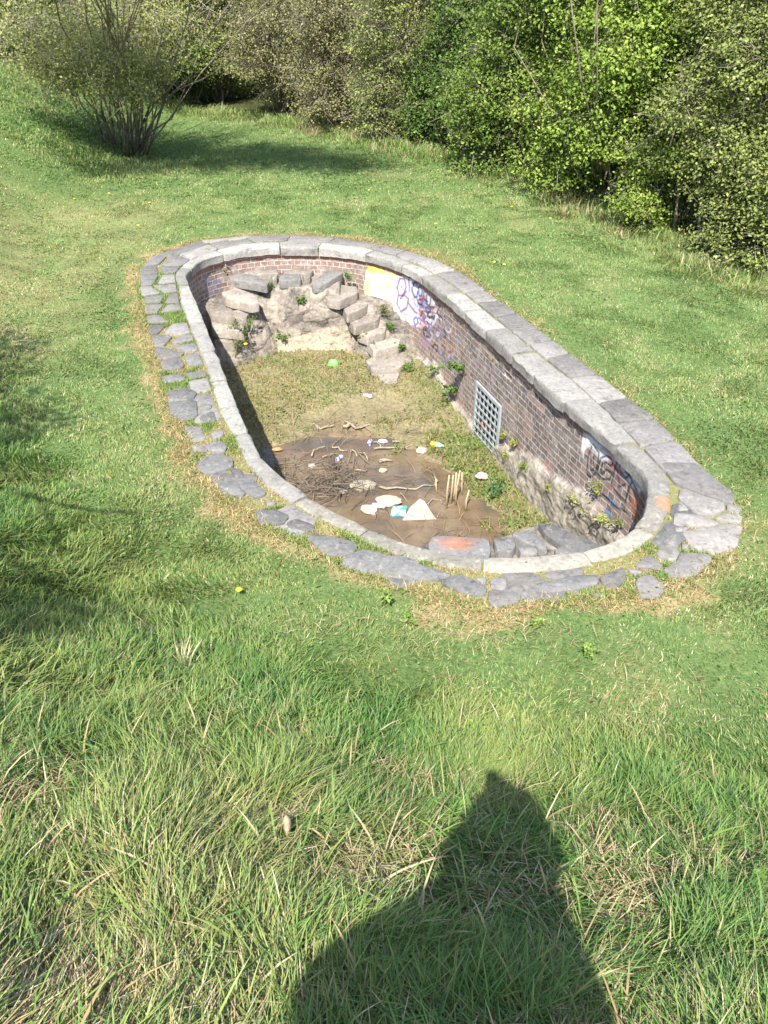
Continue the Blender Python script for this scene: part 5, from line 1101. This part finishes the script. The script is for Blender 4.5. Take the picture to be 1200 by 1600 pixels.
# folded cyan carton
c = fz_(623, 800) + [0, 0, .03]; mb = MB(); mb.box(c, (.085, -.01, .008), (.012, .06, .03), (0, -.012, .024)); o = mb.build('drink_carton', two_tone('carton_print', (.04, .5, .65), (.45, .8, .85), 14)); tag(o, 'bright cyan carton lying against the triangular slab', 'carton'); bv = o.modifiers.new('bevel', 'BEVEL'); bv.width = .008
crumple('plastic_bag', 'bright green crumpled bag on the weeds at the far end', P(521, 573, -1.36) + [0, 0, .04], .07, .06, .07, (.2, .75, .15), 3, 'bag')
crumple('plastic_wrapper', 'white and lilac wrapper floating at the far edge of the puddle', fz_(598, 688) + [0, 0, .012], .06, .035, .025, (.5, .5, .62), 5, 'wrapper', 'wrappers in the pool')
crumple('plastic_wrapper', 'dirty white wrapper beside the end of the long stick', fz_(659, 704) + [0, 0, .02], .07, .05, .04, (.42, .39, .34), 7, 'wrapper', 'wrappers in the pool')
crumple('plastic_wrapper', 'pinkish white litter on the weeds by the wall', P(753, 750, -1.56) + [0, 0, .06], .07, .06, .035, (.52, .42, .41), 9, 'wrapper', 'wrappers in the pool')
crumple('plastic_wrapper', 'off-white scrap on the dry mud at far left of the twigs', fz_(487, 726) + [0, 0, .015], .045, .03, .03, (.42, .38, .31), 11, 'wrapper', 'wrappers in the pool')
crumple('plastic_wrapper', 'orange scrap on the mud beside the left shadow', P(433, 704, -1.57) + [0, 0, .02], .06, .03, .02, (.5, .24, .1), 12, 'wrapper', 'wrappers in the pool')
c = fz_(684, 702) + [0, 0, .05]; root = empty('plastic_bottle', c, 'orange and teal plastic bottle lying at the edge of the green weeds', 'bottle'); Mx = lie(c, -.35) @ Matrix.Translation((0, 0, -.1))
mb = MB(); mb.lathe([(.02, 0), (.034, .008), (.035, .11), (.03, .135), (.014, .16), (.013, .18)], Mx, 14); mb.build('bottle_body', plain('bottle_teal', (.35, .6, .55), .25), root, True)
mb = MB(); mb.lathe([(.0355, .005), (.0358, .01), (.0358, .08), (.0355, .085)], Mx, 14); mb.build('bottle_label', plain('bottle_orange', (.8, .38, .05), .4), root, True)
# sticks
def stick(label, pts, r_, mat='driftwood', z=WZ, lift=.02, side=None):
    mb = MB(); Wp = [P(a, b_, z) + np.array([0, 0, lift + .015 * math.sin(k * 2.1)]) for k, (a, b_) in enumerate(pts)]
    W2 = [Wp[0]]
    for a, b_ in zip(Wp[:-1], Wp[1:]): W2 += [(a + b_) / 2 + RNG.normal(0, .02, 3) * [1, 1, .4], b_]
    k = len(W2); mb.tube(W2, [r_ * (1 - .55 * i / (k - 1)) * RNG.uniform(.85, 1.15) for i in range(k)], 7)
    for (i, ex, ey) in side or []:
        a = W2[i]; e = P(ex, ey, z) + np.array([0, 0, lift + .03]); mb.tube([a, (a + e) / 2 + RNG.normal(0, .01, 3), e], [r_ * .7, r_ * .5, r_ * .25], 6)
    return tag(mb.build('stick', M[mat], None, True), label, 'stick', 'sticks in the pool')
stick('longest straight pale stick lying across the middle of the puddle', [(592,762),(620,765),(650,765),(677,761)], .016)
stick('straight stick near the far side of the puddle pointing at the bottle', [(585,703),(605,703),(625,700),(641,698)], .016, side=[(5, 636, 706)])
stick('forked pale branch at the far edge of the mud', [(536,668),(545,664),(556,670),(566,669),(578,667)], .022, side=[(2, 537, 662), (3, 541, 673)])
stick('pale branch on the weeds at the upper left of the mud', [(470,657),(483,664),(497,668),(510,668),(522,667)], .02, side=[(3, 497, 676)])
stick('curved stick arching over the left mud', [(487,715),(490,706),(499,700),(508,699)], .013)
stick('bent stick right of the arching one', [(519,701),(529,702),(537,705),(541,707)], .013)
stick('thin straight twig slanting up on the left mud', [(518,701),(530,690),(541,681)], .008, 'darkwood')
stick('short crooked stick in the middle of the mud', [(548,708),(555,709),(558,714)], .012)
stick('hooked stick next to the crooked one', [(562,709),(570,711),(575,720)], .012)
stick('curved twig beside the dark blue can', [(583,693),(590,695),(594,703)], .011)
stick('broken pinkish plank end near the smallest white stone', [(592,723),(602,722),(613,721)], .028)
stick('small pale stick lying left of the far plank', [(613,692),(619,693),(625,692)], .016)
stick('pale stick by the brush pile', [(555,737),(565,738),(574,736)], .014)
stick('short stick left of the blue can', [(504,717),(516,714),(527,711)], .012)
stick('dark twig left of the longest stick', [(547,724),(556,719)], .009, 'darkwood')
stick('thin stick poking from the water under the triangular slab', [(626,771),(630,778),(636,785)], .008)
stick('twig in front of the rounded pale stone', [(590,798),(588,806),(586,812)], .008, 'darkwood')
stick('pale curved root at the edge of the weeds', [(680,745),(684,755),(682,768)], .013)
stick('dry bent stalk at the edge of the weeds', [(668,790),(675,783),(688,782),(697,790)], .007)
# brush pile
root = empty('brush_pile', fz_(525, 755), 'heap of thin dark twigs at the left edge of the puddle', 'brush pile')
n = 200; cc = fz_(520, 754); a0 = cc + RNG.normal(0, 1, (n, 3)) * [.34, .26, .03] + [0, 0, .04]; an = RNG.uniform(0, 6.28, n); b0 = a0 + np.c_[np.cos(an), np.sin(an), RNG.normal(.05, .22, n)] * RNG.uniform(.1, .38, (n, 1)); b0[:, 2] = np.maximum(b0[:, 2], -1.6)
V, Q = twig_arrays(a0, b0, RNG.uniform(.003, .008, n)); tag(link('twigs', mesh_np('twigs', V, Q), M['darkwood'], root), kind='stuff')
V, Q = twig_arrays(a0[:70] + [-.1, .1, .03], b0[:70] + [-.1, .1, .05], RNG.uniform(.004, .008, 70)); tag(link('pale_twigs', mesh_np('pale_twigs', V, Q), M['twig'], root), kind='stuff')
# cut reed stubs
base_px = [(698,790,702,742),(704,785,708,742),(708,780,713,738),(712,786,719,735),(722,770,722,738),(728,795,733,766),(683,768,681,748)]
for k, (a, b_, c2, d2) in enumerate(base_px):
    p0 = P(a, b_ , -1.57) - [0, 0, .03]; hgt = .34 if k < 5 else .2; top_ = W(c2, d2, p0[1] + .03); mb = MB(); mb.tube([p0, (p0 + top_) / 2 + RNG.normal(0, .014, 3), top_], [.014, .012, .009], 8); o = mb.build('reed_stub', M['reed'], None, True)
    tag(o, ['tall dry reed stub at the left of the cluster', 'dry reed stub second from the left in the cluster', 'dry reed stub in the middle of the cluster', 'tallest dry reed stub leaning right in the cluster', 'dry reed stub standing apart on the right of the cluster', 'short reed stub nearest the landing', 'thin reed stub at the edge of the open water'][k], 'reed', 'dry reed stubs in the weeds')
p = P(600, 836, -1.58); n = 240; x = RNG.uniform(.1, .75, n); y = RNG.uniform(5.55, 5.95, n)
V, Q, T, C = blades(x, y, np.full(n, -1.6), RNG.uniform(.1, .35, n), RNG.uniform(.006, .012, n), RNG.uniform(0, 6.28, n), RNG.uniform(.1, .7, n), RNG.uniform(0, .6, n), np.array([.42, .35, .2]) * RNG.uniform(.7, 1.3, (n, 1)), 3); tag(link('dry_rushes', mesh_np('dry_rushes', V, Q, T, C), M['grass']), 'thin dry rushes standing in the water behind the orange-stained slab', 'rushes', kind='stuff')

# ------------------------------------------------------------------ the photographer, whose shadow falls on the grass
def skin_mesh(name, verts, edges, radii, sub=2):
    me = bpy.data.meshes.new(name + '_cage'); me.from_pydata(verts, edges, []); me.update(); o = bpy.data.objects.new(name + '_cage', me); COL.objects.link(o)
    md = o.modifiers.new('skin', 'SKIN'); md.use_smooth_shade = True
    for i, r_ in enumerate(radii):
        me.skin_vertices[0].data[i].radius = (r_, r_) if not hasattr(r_, '__len__') else r_
    me.skin_vertices[0].data[0].use_root = True
    sd = o.modifiers.new('sub', 'SUBSURF'); sd.levels = sub; sd.render_levels = sub
    dg = bpy.context.evaluated_depsgraph_get(); m2 = bpy.data.meshes.new_from_object(o.evaluated_get(dg)); bpy.data.objects.remove(o); m2.name = name
    return m2
hx, hy = 0.03, -0.235; gz_ = float(tz(hx, hy - .05)); HT = 3.93 - gz_                     # stature from the ground to the crown
pel = (hx, hy - .06, gz_ + HT * .53)
J = [pel, (hx, hy - .07, gz_ + HT * .62), (hx, hy - .05, gz_ + HT * .74), (hx, hy - .03, gz_ + HT * .80), (hx, hy - .01, gz_ + HT * .865), (hx, hy + .01, gz_ + HT * .91), (hx, hy + .012, gz_ + HT * .955), (hx, hy + .0, gz_ + HT * .985)]
Rr = [(.15, .11), (.145, .105), (.165, .115), (.10, .08), (.055, .055), (.075, .085), (.082, .095), (.05, .06)]; E_ = [(0, 1), (1, 2), (2, 3), (3, 4), (4, 5), (5, 6), (6, 7)]
def add(p_, r_, par): J.append(tuple(p_)); Rr.append((r_, r_)); E_.append((par, len(J) - 1)); return len(J) - 1
fz0 = CAM_H - .085
for sx_, el, ha in ((-1, (-.43, hy - .05, 3.8 - .47), (-.22, hy + .06, 3.8 - .76)), (1, (.31, hy + .03, 3.8 - .80), (.066, -.035, fz0))):
    sh = add((hx + (.135 if sx_ > 0 else -.19), hy - .04, gz_ + HT * .765), .06, 3); e = add(el, .045, sh)
    if sx_ > 0: wr = add((ha[0] + .06, ha[1] - .05, ha[2] - .10), .028, e); pa = add((ha[0] + .02, ha[1] - .02, ha[2] - .02), .034, wr); fo = (0, .022, .012, 0)
    else: wr = add((ha[0] - .05, ha[1] - .01, ha[2] + .05), .028, e); pa = add((ha[0] - .01, ha[1], ha[2] + .01), .034, wr)
    for k, (dx_, dz_) in enumerate(((.0, .055), (.004, .03), (.006, .005), (.002, -.018))):      # four fingers bent round what they hold
        f1 = add((ha[0] + sx_ * .022, ha[1] + .012, ha[2] + dz_), .0095, pa); f2 = add((ha[0] - sx_ * (.004 + dx_), ha[1] + .02, ha[2] + dz_ + .004), .0085, f1); add((ha[0] - sx_ * .022, ha[1] + .013, ha[2] + dz_ + .002), .0075, f2)
    t1 = add((ha[0], ha[1] - .045, ha[2] + .01), .011, pa); add((ha[0] - sx_ * .025, ha[1] - .04, ha[2] + .03), .009, t1)
for sx_ in (-1, 1):
    hp = add((hx + sx_ * .095, hy - .06, gz_ + HT * .49), .09, 0); kn = add((hx + sx_ * .11, hy - .02, gz_ + HT * .27), .06, hp); zf = float(tz(hx + sx_ * .12, hy - .07)); an_ = add((hx + sx_ * .12, hy - .07, zf + .09), .042, kn); ft_ = add((hx + sx_ * .13, hy + .03, zf + .04), .038, an_); add((hx + sx_ * .135, hy + .12, float(tz(hx, hy + .12)) + .035), .03, ft_)
skin_m, coat_m = plain('skin', (.5, .32, .24), .6, 0, .1), plain('coat_cloth', (.06, .07, .09), .9, 0, .2, 60)
person = link('person', skin_mesh('person', J, E_, Rr), skin_m); tag(person, 'hooded person in a loose coat holding up a phone, casting the shadow on the grass', 'person')
CJ = [pel, (hx, hy - .07, gz_ + HT * .62), (hx, hy - .05, gz_ + HT * .74), (hx, hy - .03, gz_ + HT * .79), (hx + .03, hy - .05, gz_ + HT * .42)]; CR = [(.25, .18), (.23, .16), (.19, .14), (.13, .11), (.33, .22)]; CE = [(0, 1), (1, 2), (2, 3), (0, 4)]
for sx_, el, wr_ in ((-1, (-.43, hy - .05, 3.8 - .47), (-.27, hy + .04, 3.8 - .68)), (1, (.31, hy + .03, 3.8 - .80), (.115, -.095, 3.8 - .18))):
    CJ.append((hx + (.125 if sx_ > 0 else -.2), hy - .04, gz_ + HT * .765)); CR.append((.075, .075) if sx_ > 0 else (.09, .09)); CE.append((3, len(CJ) - 1)); CJ.append(el); CR.append((.078, .078)); CE.append((len(CJ) - 2, len(CJ) - 1)); CJ.append(wr_); CR.append((.045, .045)); CE.append((len(CJ) - 2, len(CJ) - 1))
k_ = len(CJ); CJ += [(-.22, hy - .07, 3.8 - .60), (-.2, hy - .07, 3.8 - .80), (.2, hy - .06, 3.8 - .85)]; CR += [(.16, .12), (.12, .11), (.25, .16)]; CE += [(1, k_), (k_, k_ + 1), (0, k_ + 2)]
link('coat', skin_mesh('coat', CJ, CE, CR), coat_m, person)
TJ = [(hx, hy - .06, gz_ + HT * .52)]; TR = [(.16, .12)]; TE = []
for sx_ in (-1, 1):
    for q_, r_ in (((hx + sx_ * .1, hy - .06, gz_ + HT * .47), .105), ((hx + sx_ * .11, hy - .02, gz_ + HT * .27), .08), ((hx + sx_ * .12, hy - .06, gz_ + .16), .065)):
        TJ.append(q_); TR.append((r_, r_)); TE.append((0 if r_ > .1 else len(TJ) - 2, len(TJ) - 1))
link('trousers', skin_mesh('trousers', TJ, TE, TR), plain('trouser_cloth', (.05, .06, .1), .9), person)
bm = bmesh.new(); bmesh.ops.create_icosphere(bm, subdivisions=3, radius=1); hz = gz_ + HT * .945
for v_ in bm.verts:                                     # raised hood of the coat
    q_ = v_.co; v_.co = Vector((hx + .02 + math.copysign(abs(q_.x) ** .8, q_.x) * (.165 if q_.z > -.15 else (.215 if q_.x > 0 else .25)), hy - .05 + q_.y * .15, hz - .01 + math.copysign(abs(q_.z) ** .85, q_.z) * .165 * (1 if q_.z > 0 else 1.9)))
bmesh.ops.delete(bm, geom=[v_ for v_ in bm.verts if v_.co.y > hy + .045], context='VERTS')
me = bpy.data.meshes.new('hood'); bm.to_mesh(me); bm.free(); o = link('hood', me, coat_m, person); md = o.modifiers.new('thick', 'SOLIDIFY'); md.thickness = .008
bm = bmesh.new(); bmesh.ops.create_icosphere(bm, subdivisions=3, radius=1)
for v_ in list(bm.verts):
    q_ = v_.co; v_.co = Vector((hx + q_.x * .112 * (1 + .06 * mnoise.noise(q_ * 4)), hy - .025 + q_.y * .118, hz + .015 + q_.z * .125 - (.20 if q_.z < -.2 and q_.y < .3 else 0)))
    if q_.z < -.2: v_.co.x = hx + (v_.co.x - hx) * 1.2
bmesh.ops.delete(bm, geom=[v_ for v_ in bm.verts if v_.co.y > hy + .045 and v_.co.z < hz + .055], context='VERTS')
me = bpy.data.meshes.new('hair'); bm.to_mesh(me); bm.free(); link('hair', me, plain('hair_brown', (.06, .04, .025), .7), person)
for nm_, sx_, dy_, dz_, r_, cl in (('nose', 0, .115, -.005, (.013, .02, .02), None), ('eye', -.032, .098, .018, (.013, .009, .01), 1), ('eye', .032, .098, .018, (.013, .009, .01), 1), ('mouth', 0, .10, -.045, (.024, .008, .007), 2), ('ear', -.088, .01, .0, (.012, .02, .03), None), ('ear', .088, .01, .0, (.012, .02, .03), None)):
    bm = bmesh.new(); bmesh.ops.create_icosphere(bm, subdivisions=2, radius=1)
    for v_ in bm.verts: v_.co = Vector((hx + sx_ + v_.co.x * r_[0], hy + dy_ + v_.co.y * r_[1], hz + dz_ + v_.co.z * r_[2]))
    me = bpy.data.meshes.new(nm_); bm.to_mesh(me); bm.free(); link(nm_, me, skin_m if cl is None else plain(nm_, (.8, .8, .8) if cl == 1 else (.4, .16, .14), .4), person)
# the phone in the hands (lens level with the camera, screen towards the face)
fw = Vector((0, cP, -sP)); upv = Vector((0, sP, cP)); rt = Vector((1, 0, 0)); pc = Vector((0.018, 0, CAM_H)) - fw * .016 - upv * .058
phone = empty('mobile_phone', pc, 'slim dark mobile phone held up in the right hand of the person', 'phone')
mb = MB(); mb.box(pc, rt * .035, fw * .004, upv * .07); mb.build('phone_body', plain('phone_black', (.03, .03, .035), .3), phone)
mb = MB(); mb.box(pc - fw * .0048, rt * .032, fw * .0006, upv * .065); mb.build('phone_screen', plain('phone_glass', (.02, .02, .025), .05), phone)
